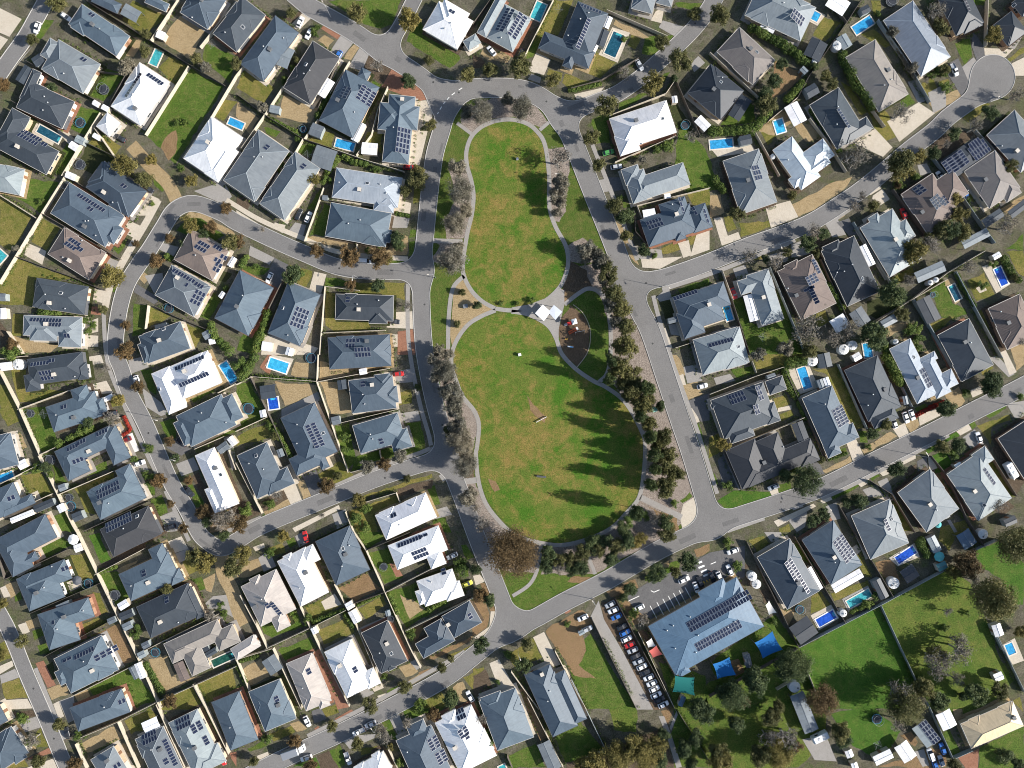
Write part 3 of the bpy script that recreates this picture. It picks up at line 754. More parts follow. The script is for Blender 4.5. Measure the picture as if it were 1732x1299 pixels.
G y 0,130 70,120 110,260 0,300
G p 130,430 210,400 230,450 150,480
G p 390,520 570,470 580,500 400,560
G c 600,490 720,450 740,560 600,590
G c 170,670 260,640 290,720 200,750
G a 930,330 1020,300 1110,460 1060,470
G c 860,360 940,310 1000,420 900,440
G y 935,270 980,240 1000,280 950,310
G p 1190,150 1260,90 1310,170 1210,200
G p 1150,110 1240,40 1260,80 1180,130
G o 750,1010 850,970 880,1060 800,1100
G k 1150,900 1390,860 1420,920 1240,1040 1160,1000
G g 1640,830 1732,780 1732,1020 1700,1020
G o 1600,1080 1710,1030 1732,1080 1620,1130
G y 1280,1100 1420,1060 1500,1080 1300,1170
G m 100,730 190,700 230,870 160,890
G p 1160,1180 1230,1170 1270,1299 1200,1299
G c 430,570 560,540 580,610 470,650
G o 240,570 380,540 400,590 250,620
G m 670,450 830,390 880,470 750,570
G o 1330,740 1480,660 1500,700 1370,790
F l 440,660 700,1290
F l 1050,330 1340,800
F d 810,600 1030,1090
F d 1340,90 1590,430
F d 160,890 290,1299
F c 90,680 170,900
F l 1490,900 1732,1299
F c 1420,930 1732,750
F d 1420,930 1190,1060
@ 1432 200 300
H l 1700,530 1370,165 1640,-80; 1560,180 1570,20 1800,60 |v 1650,325|v 1525,265
H t 1150,520 1395,880 1690,670; 1470,680 1540,480 1690,660 |v 1340,605|v 1220,690
B d 905,430 1240,190 1390,350 |s 1000,475,2,5r|s 1060,435,2,5r|s 1115,395,2,5r|s 1290,310,6,3|s 1240,240,4,1
B w 850,740 970,690 1000,790
B w 940,900 1030,860 1080,960
B d 1310,1000 1490,880 1560,940
B d 1565,915 1740,780 1790,850
B l 1110,1200 1360,1070 1400,1150
C w 915,565,60
C b 1155,735,60
T g 540,430,120 y 700,370,60 s 680,560,60 s 520,640,60 r 500,650,35 d 1060,160,60 b 970,250,50 d 850,350,60 y 1060,780,70 y 1090,930,80 d 1000,1100,90 g 1130,1110,80 b 1560,1060,120 g 1600,470,60 s 1180,800,30 g 800,1160,50 b 760,1220,80
G p 250,760 350,690 420,790 330,850
G y 1500,880 1732,750 1732,800 1560,920
G g 1560,1270 1732,1130 1732,1299
G o 1100,680 1230,700 1240,830 1140,760
G m 850,180 1230,120 1200,200 900,420 800,330
G c 690,460 780,440 830,530 720,560
F l 830,380 1000,590 1310,1040 1440,1220
F l 1230,100 1530,420
@ 1432 425 300
H i 690,1490 420,955 620,850; 880,1440 690,1060 830,990; 720,1130 690,1060 830,920; 890,1210 1020,1150 1100,1290 |s 800,1225,4,4r|k 655,1035|v 680,1235
H d 1130,1270 890,820 1190,650; 1150,1060 1220,1000 1290,1130 |v 1120,890|v 1185,895
H b 1570,960 1385,560 1680,400 |v 1565,700|v 1500,590
B l 1080,740 1210,680 1265,770
P d 990,350 1050,320 1115,460
P u 1435,180 1500,150 1580,310
B w 1420,40 1490,0 1520,45
B w 50,1020 120,980 140,1050
W 480,885,28
O 840,425,28
T b 1200,170,90 s 1330,320,50 s 700,760,50 s 730,850,50 s 620,790,40 s 700,930,50 d 1400,1250,90 b 1700,880,70 g 560,620,50 s 1430,120,40 g 1640,250,30 b 600,290,60
E d 40 1080,220 1180,420 1260,540
E d 60 1530,60 1620,220 1700,300
E d 70 290,760 400,1000 480,1200 560,1299
G p 1320,150 1430,110 1600,320 1460,410
G o 1180,290 1340,210 1450,420 1270,490
G p 1260,360 1330,320 1370,380 1300,410
G g 820,360 960,290 1030,510 1160,560 1170,610 990,690 920,640
G y 950,290 1020,260 1150,450 1050,520
G o 800,720 930,660 1060,640 850,800
G c 1390,1040 1470,1020 1640,1200 1580,1230
G p 1500,980 1550,960 1660,1180 1590,1210
G o 1290,1130 1390,1080 1430,1140 1330,1210
G y 1650,800 1732,700 1732,1100 1660,1180 1600,960
G p 150,930 260,880 370,1100 220,1130
G o 1280,590 1380,560 1480,880 1440,870
G o 1560,0 1732,0 1732,240 1680,220
F c 270,700 650,460 980,210 1340,0
F l 650,470 790,700 1030,1140
F l 1060,200 1250,560 1510,1040
@ 0 600
H d 200,35 600,-20 640,165; 175,150 280,140 290,260; 560,80 630,40 640,160 |s 290,65,6,1|s 340,150,4,2|s 375,42,2,1|v 400,145|v 540,160
H m 335,385 690,265 770,440; 520,270 630,210 700,330; 690,340 750,310 775,410 |s 467,382,2,1|v 545,460|v 420,440|v 590,505
H m 400,710 800,520 850,650; 400,710 560,640 645,860; 720,570 845,515 920,770 |s 590,640,3,1|s 525,680,4,1|s 740,570,4,1|s 578,770,4,1|v 650,708
H m 735,1210 635,1005 980,860; 845,850 950,800 1010,960 |s 795,990,2,8r|v 740,1080|v 805,1085
H k 735,1280 1085,1110 1180,1310 |s 860,1230,9,2|k 1000,1185|v 910,1270
H w 1240,90 1520,-30 1610,210; 1110,140 1240,85 1360,385 |s 1385,60,10,1|s 1430,180,10,1|k 1160,255|v 1360,120
H m 1400,675 1290,450 1620,290; 1270,500 1360,460 1410,640; 1600,330 1700,290 1745,480 |v 1470,485|v 1480,425|v 1655,495
H w 1610,1150 1430,740 1570,680; 1500,990 1560,960 1640,1130 |k 1612,880|v 1580,830
H m -120,870 -180,640 75,565; -60,700 60,650 140,780
H m -140,1040 95,935 190,1110; 0,1120 230,1020 250,1090 |s 80,1050,2,1
P b 1605,80 1660,45 1730,190
P b -60,900 90,850 105,900
B w 0,60 85,50 85,110
B w 410,1110 460,1085 480,1140
B l 420,960 470,940 490,985
B d 240,1110 380,1050 400,1100
B w 70,1200 240,1130 250,1170
B d 520,1170 590,1140 610,1200
B l 1580,680 1650,630 1670,690
B w 1660,620 1700,590 1732,650
B w 120,790 180,760 200,820
B w 740,330 820,290 835,305
C w 1000,190,75
C m 920,625,-25
C w 1020,795,-20
C k 815,430,-10
C k 1385,1005,50
C k 1245,1265,-20
C k 1330,640,40
O 370,770,38
O 520,1110,38
O 225,430,30
O 510,1045,30
W 130,70,40
T r 1015,235,45 y 870,320,45 s 600,560,50 s 640,540,45 s 430,650,50 r 1165,920,50 s 1080,910,50 r 1490,1150,50 d 1520,1220,40 b 1620,1210,90 r 1240,630,35 d 340,820,40 s 360,880,40 r 1340,1270,40 b 830,465,70 s 1080,690,40 r 1250,1090,30 s 980,770,30 s 260,830,40 b 1690,1180,80 r 1380,920,35 b 780,90,40 d 1290,760,35 d 650,490,40
E g 40 490,620 680,540
E r 18 900,450 950,550 880,600
E g 30 160,860 330,800
G o 80,110 190,110 180,250 300,250 480,270 230,350 140,350
G g 160,400 340,380 410,600 440,690 300,710
G o 0,220 70,230 150,490 60,530 0,420
G y 90,580 150,570 200,680 110,720
G o 150,880 300,860 400,1010 280,1060 200,1000
G g 390,1180 480,1140 560,1290 430,1299
G o 550,980 830,860 840,930 640,1010 700,1170 620,1140
G g 620,850 780,780 790,830 640,890
G g 370,770 440,850 480,930 410,940
G p 660,220 780,190 830,280 700,290
G o 750,340 870,290 880,370 770,400
G y 830,500 900,450 950,560 880,590
G w 870,620 970,570 1020,700 920,750
G c 980,800 1060,770 1090,850 1000,880
G g 1060,970 1130,960 1140,1020 1080,1030
G g 1095,1060 1190,1030 1230,1150 1160,1190
G c 1160,1190 1280,1140 1320,1290 1200,1299
G g 1030,110 1110,100 1150,290 1080,250
G c 940,40 1060,10 1090,90 960,140
G c 1040,240 1180,350 1230,430 1180,450 1070,380
G g 1170,490 1280,470 1290,610 1230,620
G a 1260,610 1400,690 1330,740 1220,680
G c 1290,800 1420,750 1460,840 1330,890
G m 1400,890 1450,860 1600,1150 1540,1160
G g 1350,900 1410,950 1500,1110 1440,1120
G y 1570,60 1640,30 1732,200 1640,250
G g 1400,310 1560,230 1570,270 1410,350
G g 1540,590 1732,500 1732,560 1560,640
G c 1640,610 1700,590 1732,800 1700,850
G s 1530,1170 1732,1100 1732,1299 1540,1299
G p 620,20 740,0 760,60 640,80
F c 0,110 150,400 300,740
F c 140,400 520,260
F c 290,740 540,1250 570,1299
F c 440,1020 840,850
F c 0,950 300,800
F c 1430,690 1640,600
F c 1680,700 1732,840
F c 250,1080 380,1020
F c 1600,280 1732,210
F c 0,30 200,10
F c 300,730 410,680
F c 340,190 540,185
F d 620,1290 1080,1080
@ 400 600
H m 850,430 820,190 1140,150; 1060,260 1170,210 1175,330; 1010,160 1120,125 1140,240 |s 925,215,2,1|v 995,220|v 930,290|v 940,360
H m 910,725 850,520 1180,430; 1120,600 1240,510 1260,650; 1080,470 1180,430 1210,520 |s 1060,632,2,1|v 1000,615|v 985,580
H m 325,465 570,350 735,710; 440,885 385,765 610,670; 590,860 620,740 720,810 |s 580,590,2,8r|k 632,575|v 450,510|v 440,650
H m 150,1055 5,740 215,625; 190,930 360,800 415,920; 160,1040 180,960 270,1020 |k 145,740|v 205,835|v 95,795
H w 1017,1177 1385,1010 1440,1200 |s 1150,1175,2,1|v 1195,1245|v 1285,1105
P c 250,20 385,65 355,135
P u 230,320 300,310 325,390
B d 170,230 280,215 320,310
O 90,395,42
O 550,25,38
B w 165,410 210,400 230,450
B w 895,105 950,95 955,140
B d 735,190 800,180 805,250
B l 690,460 750,445 760,505
B l 290,700 330,685 350,740
C r 1185,140,-5
T p 960,820,60 p 1190,750,60 r 655,960,55 y 895,1065,50 g 735,890,30 p 1530,120,100 p 1560,260,90 p 1640,640,110 p 1670,800,100 p 1700,1040,80 d 1330,235,25 r 30,1240,60 s 60,1140,50 s 30,90,60 g 1250,910,30 b 620,1180,35 s 800,610,40 s 790,700,40 r 1080,800,45 p 1450,40,60 s 250,520,40 b 300,1030,50 s 240,1100,40 s 950,1130,40 s 870,1210,50 s 940,1270,40 g 280,600,30 p 1600,400,80 p 1620,520,80 p 1470,160,60 p 1600,330,70 p 1690,720,70 g 1560,560,50
E g 60 150,0 90,90 30,180
E g 35 270,540 340,640 400,760
E d 20 160,160 580,195
G r 170,90 230,0 300,0 240,150
G p 210,80 260,0 420,30 370,150
G y 420,50 580,60 580,170 400,150
G y 280,200 590,220 590,280 360,370 300,250
G g 0,220 100,190 230,460 0,540
G y 610,50 680,60 980,60 890,150 610,180
G y 620,200 730,200 830,300 840,420 700,440
G c 1140,130 1280,100 1290,200 1160,210
G o 1180,270 1285,250 1280,350 1180,370
G c 1190,430 1330,410 1350,480 1220,500
G g 1250,500 1340,490 1390,680 1380,720 1200,760 1060,760 1060,700 1270,650
G g 720,520 820,500 870,760 810,850
G g 860,750 1040,700 1060,760 840,860
G r 990,820 1140,770 1130,820 1000,860
G o 590,880 760,780 860,880 830,930 720,970
G a 480,880 580,840 650,1010 560,1060
G p 340,980 430,940 490,1090 410,1120
G y 200,1150 380,1060 410,1120 220,1210
G m 180,1080 340,980 380,1060 200,1150
G g 100,1230 210,1170 220,1210 110,1260
G y 440,930 490,910 550,1050 500,1080
G o 920,1040 1420,870 1430,900 930,1060
G m 1140,990 1440,910 1430,970 1180,1040
G g 1390,960 1450,950 1490,1090 1420,1110
G o 820,1150 1180,1020 1190,1090 1010,1180 1040,1299 860,1299
G c 1410,1150 1540,1110 1580,1170 1430,1210
G g 1440,1210 1530,1190 1570,1299 1460,1299
G p 410,1270 750,1100 760,1130 430,1299
G c 700,1170 800,1130 830,1250 740,1290
G o 0,600 260,480 280,600 0,670
G m 0,1080 100,1070 180,1160 90,1210 0,1200
G c 330,400 600,270 620,330 570,350 330,470
F c 600,0 590,200 820,860
F c 590,200 1120,100
F c 760,500 1180,400
F c 110,160 590,195
F d 110,170 280,520 460,920
F c 0,790 190,1160
F c 0,560 230,455
F c 800,1150 860,1299
F c 840,860 960,830
F c 940,1080 1170,1010 1200,1080
F c 0,220 110,165
F c 1050,700 1060,770
@ 800 600
T G 1070,100,80 G 1170,150,60 G 1100,210,60 G 1190,240,70 D 1280,240,70 G 1130,300,45 G 1230,370,75 d 1375,375,40 D 1220,450,50 G 1280,500,60 D 1300,600,60 G 1400,600,65 D 1320,730,60 G 1420,740,70 G 1370,810,70 G 1450,860,60 G 1500,870,50 D 1290,950,50 G 1410,970,80 D 1330,830,50 D 1190,1150,60 d 1090,1270,50 d 1400,1230,60 y 1440,1270,40 b 1340,1190,60 s 1250,1190,40 D 1010,40,60 D 1000,180,50 g 1300,330,40 b 20,1120,60 b 60,1230,80 s 1160,1220,50 s 1480,1090,30 G 1350,660,50 G 1240,280,50
C w 1680,230,-15
G y 1430,0 1500,0 1560,150 1490,160
G p 1490,160 1540,140 1560,220 1510,230
G y 1510,230 1640,190 1680,290 1560,340
G p 1570,400 1620,380 1660,490 1610,510
G g 1610,520 1650,500 1732,770 1700,780
G c 1540,90 1640,70 1680,190 1570,210
G a 1570,340 1732,280 1732,480 1670,490
@ 1200 600
H d 10,335 390,200 500,480; 410,200 530,150 560,250; 130,560 300,500 335,590; 20,400 60,330 180,300; 380,380 470,340 510,480 |s 205,315,5,2|s 365,280,2,3|s 330,400,2,2|v 340,365
H k 240,985 120,705 330,615; 330,640 500,570 600,830; 290,970 230,830 740,620; 640,740 750,630 800,740 |v 400,790|v 545,675
H m 855,715 680,320 900,235; 910,570 1045,490 1090,595; 850,710 910,590 1010,650 |s 960,450,6,3|v 915,465|v 835,360
H d 1165,490 990,115 1245,40; 1180,480 1330,340 1420,410 |v 1275,255|v 1185,290|v 1160,370
H l 1180,1500 1040,1180 1320,1060 |s 1285,1240,4,1|v 1255,1245|k 1330,1200
H l 1590,1299 1380,1010 1640,870; 1440,1030 1540,960 1620,1080 |v 1590,1090|v 1640,1130
B l 420,155 480,135 490,160
P b 640,105 700,85 755,235
B w 830,175 870,160 915,290
B l 785,190 825,175 870,300
B d 600,510 680,480 760,620
B d 790,0 880,-20 910,80
B d 110,430 170,410 200,490
B d 1630,1070 1700,1040 1732,1130
W 755,45,40
C w 1355,500,70
C w 1440,460,70
C w 1485,440,70
C s 470,970,-20
T d 705,920,100 d 1365,840,60 d 1190,590,45 g 1290,510,45 d 830,1170,45 d 1100,1060,55 d 750,1210,50 y 95,650,50 d 1720,400,50 g 1700,670,50 s 1230,530,35 d 560,880,50 d 1010,1080,45 g 820,770,30 s 130,970,40 s 320,970,30 s 640,840,35 s 1160,680,25
E g 45 550,90 570,230 640,310
E g 60 560,70 710,40
E d 70 1290,0 1400,220
E r 25 1510,450 1620,390 1730,340
E d 30 650,340 710,480
E g 20 870,770 1010,720
G p 570,110 730,80 800,240 660,290
G o 750,100 860,110 940,80 1130,530 1080,550 1020,480 930,300 860,150
G o 320,0 700,0 700,30 540,100 340,110
G o 470,320 560,300 590,360 480,390
G o 510,430 600,400 620,450 520,490
G p 500,390 600,370 600,400 500,420
G p 1000,640 1070,610 1130,740 1050,780
G y 820,850 1030,740 1050,780 850,870
G y 1110,690 1330,560 1380,600 1130,730
G p 1340,540 1430,500 1460,580 1390,610
G y 1430,510 1520,470 1540,520 1470,570
G p 1530,440 1680,390 1700,440 1540,520
G G 60,1070 180,990 440,1000 460,1040 250,1140 130,1150
G g 500,960 590,930 600,980 510,1020
G p 440,1000 500,980 510,1030 460,1040
G a 680,790 790,760 840,870 760,890
G o 0,600 100,560 120,680 0,760
G a 60,770 120,710 230,980 90,940
G g 0,880 40,870 60,950 20,990
G g 800,710 1000,680 1010,720 860,780
G g 1090,560 1150,550 1160,640 1100,640
G g 1500,390 1590,360 1600,390 1520,420
G g 890,1040 1080,940 1100,970 900,1060
G p 1080,940 1160,900 1180,930 1110,970
G g 1170,890 1230,870 1260,890 1190,920
G p 1240,860 1300,830 1320,870 1270,890
G p 810,1070 880,1030 900,1060 830,1090
G c 1120,990 1220,950 1280,1040 1160,1040
G c 1230,930 1300,900 1370,1060 1310,1070
G p 1400,770 1510,720 1510,760 1410,810
G m 1410,850 1510,800 1520,880 1440,930
G a 1520,780 1590,740 1600,850 1530,880
G p 1600,760 1620,740 1670,830 1610,850
G g 1620,740 1732,700 1732,840 1680,820
G g 1580,690 1650,650 1660,690 1600,720
G c 850,1110 930,1080 960,1200 890,1220
G p 470,1220 760,1090 780,1110 500,1260
G c 560,1190 720,1120 700,1260 640,1299
G o 510,1270 580,1240 600,1299 520,1299
G o 1330,1090 1390,1060 1480,1290 1420,1299
G c 30,170 150,140 190,190 50,220
G g 160,110 310,80 330,140 200,180
F l 940,70 1150,540
F c 0,290 330,160 540,90
F d 540,90 640,310 860,780
F c 130,690 600,500 690,460
F l 1410,240 1480,380
F d 940,1100 1060,1299
F d 1330,1020 1500,1299
F c 310,50 340,130
F d 100,710 230,985
F d 1170,920 1330,1020
@ 1432 650 300
H l 1290,1330 980,880 1300,660; 1220,690 1350,605 1430,740 |s 1390,900,6,1|v 1230,1040|k 1330,1175
H d 1760,960 1480,530 1800,330; 1610,560 1630,440 1760,480
C w 1295,520,70
C V 1590,840,60
B d 840,1150 930,1110 970,1180
B l 870,1210 960,1170 1020,1290
B w 1050,790 1110,755 1140,800
B l 545,120 590,110 620,190
T d 970,240,80 d 1430,40,100 d 910,590,50 d 1080,600,70 s 1030,680,60 s 1700,120,40 b 1490,1190,90 s 1170,90,40
G G 830,690 970,650 1020,750 1040,830 950,860 870,860
G G 930,540 1080,460 1100,500 960,570
G G 770,630 870,580 880,630 790,680
G p 1070,460 1190,390 1220,440 1110,500
G g 1190,380 1240,360 1270,400 1220,430
G c 1130,520 1250,440 1340,580 1220,640
G o 1270,400 1600,300 1600,340 1420,420 1400,590 1310,440
G g 1340,300 1540,180 1560,230 1390,340
G c 1560,190 1732,160 1732,320 1640,330
G y 950,110 1090,30 1160,160 1060,240
G o 1370,770 1440,740 1640,1060 1640,1100 1530,1060
G m 1500,600 1540,560 1732,950 1650,1080 1420,620
G m 1390,1160 1540,1080 1640,1200 1500,1280
G s 870,870 920,860 1080,1230 1030,1260
G p 1200,60 1300,20 1340,80 1230,130
F d 820,700 980,900 1160,1299
F d 1340,590 1650,1090
F d 1490,530 1740,940
@ 0 900
H m -40,60 330,-130 430,30; 100,325 -20,120 130,40; 60,230 260,150 220,240
H m 120,345 470,200 545,330; 215,580 130,370 390,265 |s 465,270,2,1|v 290,435|v 335,400|v 370,255
H m 275,605 645,480 720,610; 360,865 280,610 500,520 |v 480,615|s 400,655,1,1|v 435,700|v 610,575
H m 520,1180 395,930 750,770; 400,1030 470,990 490,1100 |s 620,885,1,7r|s 770,890,2,4|s 490,935,1,2|v 690,1005|v 630,935
H m 510,1290 888,1147 970,1310 |s 885,1245,2,1|v 770,1275
H m 960,505 870,310 1240,165; 1085,125 1190,85 1270,290; 1230,330 1300,240 1330,330 |s 1060,300,2,1|v 1095,365|v 965,390
H d 1105,775 1000,550 1380,385; 1340,420 1400,400 1490,620 |s 1220,497,2,1|v 1185,650|v 1300,665
H t 1200,820 1590,640 1650,770; 1270,960 1200,830 1400,740; 1395,1060 1340,870 1480,830; 1560,770 1690,650 1740,780
P g 1545,940 1700,870 1720,920
B d 1430,850 1510,810 1540,860
B d 1495,890 1570,845 1610,870
B b 1270,970 1340,940 1390,1070
B w 535,100 590,80 615,130
B w 855,530 920,490 945,540
B d 865,600 960,560 990,610
B l 890,680 950,650 970,700
B l 1030,820 1080,795 1105,835
B l 1000,890 1050,865 1080,905
B w 980,970 1030,950 1075,1060
B l 940,1000 980,980 1010,1070
B l 780,640 835,615 855,655
B l 405,540 495,500 515,550
U w 535,55,40
U d 562,355,35
O 650,375,35
O 845,460,38
O 1140,880,35
T y 20,530,40 g 165,795,45 y 1500,220,75 g 1700,260,70 s 990,740,40 b 1540,600,60 g 1440,180,60 s 1620,540,30 d 1640,20,40 y 10,900,40 s 1000,700,35 g 1230,420,40 r 1250,1240,50 s 1640,600,30 b 1400,130,50
E d 35 1060,960 1130,1080 1190,1180
E g 25 720,290 850,260
G g 280,110 450,30 530,90 310,200
G o 510,170 620,150 710,300 620,370 540,290
G p 450,360 540,310 600,390 490,450
G o 680,450 730,450 790,590 720,600
G o 590,680 720,620 790,660 620,760
G s 800,700 870,680 1000,940 880,960 770,770 650,760
G g 650,1140 930,1000 1040,1100 1150,1230 970,1290 900,1150 700,1220
G G 650,30 720,0 810,200 740,230
G g 730,310 860,280 960,500 830,560 800,480
G y 1090,930 1220,900 1300,1090 1500,1050 1180,1190
G o 1170,1240 1400,1120 1500,1299 1180,1299
G o 1440,1110 1700,990 1732,1170 1500,1250
G o 1310,170 1420,140 1500,260 1390,310
G p 1200,80 1330,30 1380,120 1230,170
G c 1250,170 1380,120 1420,170 1290,240
G g 1390,340 1470,320 1520,400 1440,440
G y 1490,350 1580,300 1560,440 1510,420
G c 1460,560 1560,470 1732,450 1732,640 1600,560
G y 40,390 130,350 150,440 80,480
G p 0,410 40,390 80,470 30,480
G g 230,730 310,700 340,750 250,790
G y 190,650 280,620 310,690 210,720
G p 130,680 190,660 220,730 170,750
G g 270,830 340,810 370,880 300,900
G r 260,960 320,940 410,1120 350,1140
G y 340,1150 470,1100 510,1180 380,1240
G k 340,970 390,950 410,1080 380,1090
G p 0,980 90,940 100,980 0,1040
G c 0,1050 110,1000 150,1060 10,1110
G o 10,1110 140,1070 200,1210 40,1220
G p 30,1230 200,1220 240,1290 60,1299
G o 0,820 40,800 90,920 0,960
G g 100,450 150,440 160,490 120,510
G y 540,1190 630,1150 660,1200 570,1250
G m 740,240 1060,60 1070,110 760,280
G y 860,270 1010,200 1000,230 870,300
F c 570,0 720,310
F c 720,310 880,640 1030,950 1180,1290
F c 1160,1240 1732,980
F c 530,1200 1010,960
F d 50,340 490,130
F d 210,600 740,370
F d 310,920 790,660
F c 1420,1110 1520,1299
F c 1050,870 1600,600
F d 0,190 40,340
F c 700,310 1060,120
@ 400 900
H n 180,690 35,400 290,275; 290,735 250,610 350,570; 100,360 160,300 200,370 |s 297,565,6,1|s 240,525,2,1|v 140,545|v 195,480
H w 470,545 300,215 505,110; 450,150 555,85 610,195; 340,180 400,150 430,220 |v 512,292|v 465,405
H m 730,390 580,70 820,-60; 690,80 740,-40 830,-20 |v 805,155|v 780,240|v 825,95|k 785,115
H w 1180,275 1110,100 1480,-40; 1400,200 1480,90 1535,190 |s 1265,70,1,8r|s 1345,155,2,5r|s 1365,30,1,2
H w 1385,545 1320,360 1570,245; 1550,505 1500,400 1620,345; 1310,440 1370,410 1400,510 |s 1515,295,2,1|v 1425,365
H m 1370,925 1310,820 1540,690; 1370,700 1500,640 1580,790; 1500,610 1710,510 1780,680 |s 1710,615,2,1|v 1550,680
H d 1060,1035 915,740 1110,655; 1090,1030 1110,960 1200,1000 |v 1105,810|k 1135,885|v 1050,880
H w 810,1215 645,880 840,785; 920,1060 990,970 1050,1080 |s 870,1005,2,1|v 760,970
H n 510,1310 365,965 545,880; 580,1310 610,1190 715,1240 |s 530,1018,2,1|v 485,1140
H m 210,1460 90,1170 315,1080 |s 295,1220,2,1|v 310,1260
H n -60,830 110,725 180,830
B w 790,530 840,500 860,550
B w 815,590 870,560 910,650
B w 540,710 580,690 610,730
B l 185,950 275,890 330,1000
B l 1085,580 1120,570 1130,610
O 1080,252,28
O 1133,630,25
C r 505,35,75
C s 1580,175,-25
C y 1690,380,-25
C w 1710,1205,60
T y 60,160,65 y 345,30,45 g 1235,1135,50 g 1505,990,40 g 980,1265,55 d 1570,1220,60 s 1280,745,40 s 240,150,40 s 1080,1065,30 s 1650,250,60 g 1570,930,25 b 1660,300,30 s 520,640,40 s 340,520,30 s 1350,1270,50
E d 30 560,660 790,570
E g 25 880,540 1050,460
E d 25 20,950 160,910
E d 30 0,980 70,1110
E g 30 1110,450 1180,600
E g 40 1400,570 1550,480
E g 30 790,600 860,700
G g 180,700 290,410 340,370 470,650 490,690 250,770 200,740
G o 500,540 630,490 770,540 560,640
G p 620,510 720,450 770,530 650,570
G s 740,410 960,300 1050,420 860,510
G o 890,560 1080,460 1100,530 950,640
G o 600,720 820,620 870,730 640,820
G g 300,860 540,770 580,850 430,920 350,940
G r 560,870 620,850 760,1150 700,1170
G y 40,1000 180,930 240,1060 100,1130
G r 700,1180 760,1150 830,1280 740,1299
G g 960,150 1100,110 1190,270 1220,330 1090,380
G r 1120,230 1160,220 1220,320 1170,330
G g 1100,450 1310,370 1400,540 1560,490 1550,520 1240,700 1180,580
G y 1190,460 1290,500 1380,560 1270,640
G s 1240,720 1490,610 1370,700 1310,810
G s 1380,930 1732,760 1732,790 1440,940
G o 1540,910 1732,820 1700,860 1560,940
G s 1330,1030 1450,990 1460,1020 1350,1070
G y 1190,990 1290,950 1330,1020 1240,1060
G c 1270,950 1320,930 1360,980 1320,1010
G y 1260,1080 1340,1040 1350,1080 1290,1120
G g 1100,1160 1180,1130 1190,1170 1120,1200
G p 1030,1200 1090,1180 1110,1210 1060,1240
G c 900,1160 960,1120 1010,1180 930,1220
G p 970,1120 1050,1080 1080,1140 1010,1170
G y 1580,1130 1660,1090 1700,1230 1620,1250
G o 1290,1270 1500,1170 1560,1260 1400,1299
G o 1660,1060 1732,1030 1732,1150
G c 160,190 240,130 290,250 200,290
G p 120,110 200,80 210,110 140,140
G y 0,240 160,190 200,290 100,330 0,330
G o 240,110 330,80 360,150 290,170
G g 360,60 420,40 450,90 390,120
G c 430,30 480,0 520,80 460,110
G g 1640,100 1690,90 1732,180 1690,200
G g 1580,200 1680,250 1700,320 1640,330
G g 890,0 1070,0 1080,50 940,120
G c 880,710 1090,620 1120,640 920,740
F c 860,0 950,130 1090,440 1280,860 1350,990
F d 945,135 1270,0
F c 1090,440 1540,210
F c 1240,720 1732,480
F c 30,460 150,680 230,850
F c 220,850 540,700 800,570
F c 470,545 640,900 830,1270
F c 720,380 880,680 1070,1130
F c 270,850 480,1290
F c 0,930 260,850
F d 300,200 470,545
F c 0,920 100,1160
F d 860,520 1080,440
@ 800 900
H m 585,1500 380,1050 560,960; 760,1400 560,1060 640,990 |v 505,1040|v 560,1155|v 545,1230
H m 180,1600 45,1240 300,1115; 60,1240 190,1140 220,1240 |v 355,1270
H z 1285,690 1930,330 2130,690; 1645,440 1832,340 1915,510; 1480,1000 1560,960 1600,1020 |s 1800,572,22,2|s 1795,755,16,2|v 1465,685|v 1420,720|v 1480,850|v 1640,745|v 1590,620|v 1630,880|v 1860,690|v 1910,650
S t 1475,1045 1625,1070 1620,1190 1465,1175
S r 1285,865 1345,835 1385,890 1320,925
S w 1265,800 1310,780 1335,830 1285,850
C s 1005,530,-28
C w 1028,573,-25
C b 1052,620,-25
C k 1090,695,-25
C b 1112,738,-25
C w 1125,783,-25
C r 1150,825,-25
C s 1170,866,-25
C k 1190,910,-25
C s 1213,947,-25
C w 1238,988,-25
C k 1260,1028,-25
C w 1287,1065,-25
C w 1310,1108,-25
C w 1328,1150,-25
C w 1342,1195,-25
C k 1365,1228,-25
C w 1395,1265,-25
C w 805,628,-25
C s 835,712,-25
B l 768,735 805,715 818,740
C w 1215,555,-25
C w 1545,350,-25
C w 1635,405,70
C k 1665,365,70
T R 290,140,190 d 560,160,60 g 630,200,50 g 710,190,50 d 790,250,60 g 800,150,60 d 880,60,60 g 920,130,50 g 1050,100,60 d 1010,190,60 y 1230,50,45 d 1140,60,60 g 1420,20,60 d 540,250,50 d 1150,410,50 d 1350,300,70 d 1580,210,70 d 125,500,50 d 50,820,60 s 690,675,25 d 370,960,60 s 260,900,40 g 400,820,50 b 1240,630,60 s 1180,600,40 d 1100,480,30 b 650,260,60 d 860,110,50 d 20,280,40 y 1180,90,50 s 180,1100,25 d 980,70,50 d 720,270,50 s 1290,340,30 g 1480,290,40 r 60,460,45
G s 530,720 800,560 870,620 880,700 800,740 830,850 740,1050 640,880 560,790
G g 700,880 860,740 1200,1299 830,1299 720,1050
G s 720,860 800,830 830,870 780,980 860,1040 900,1070 740,1050
G c 860,620 920,500 960,640 1100,880 1320,1299 1200,1299 1050,980
G S 940,520 1050,480 1480,1299 1320,1299 1100,880 960,640
G p 440,770 520,730 640,970 550,1000
G o 250,900 440,780 500,910 430,950 330,1030
G p 120,960 190,930 290,1110 190,1150
G m 0,1050 90,1000 150,1150 60,1210 0,1200
G o 0,1000 80,990 90,1060 0,1100
G a 1120,470 1280,370 1610,220 1732,150 1990,100 1990,330 1732,420 1300,640 1180,560
G s 980,440 1190,340 1210,400 1110,470 1010,480
G g 1280,300 1520,200 1500,300 1330,380
G y 1380,230 1440,210 1440,260 1390,260
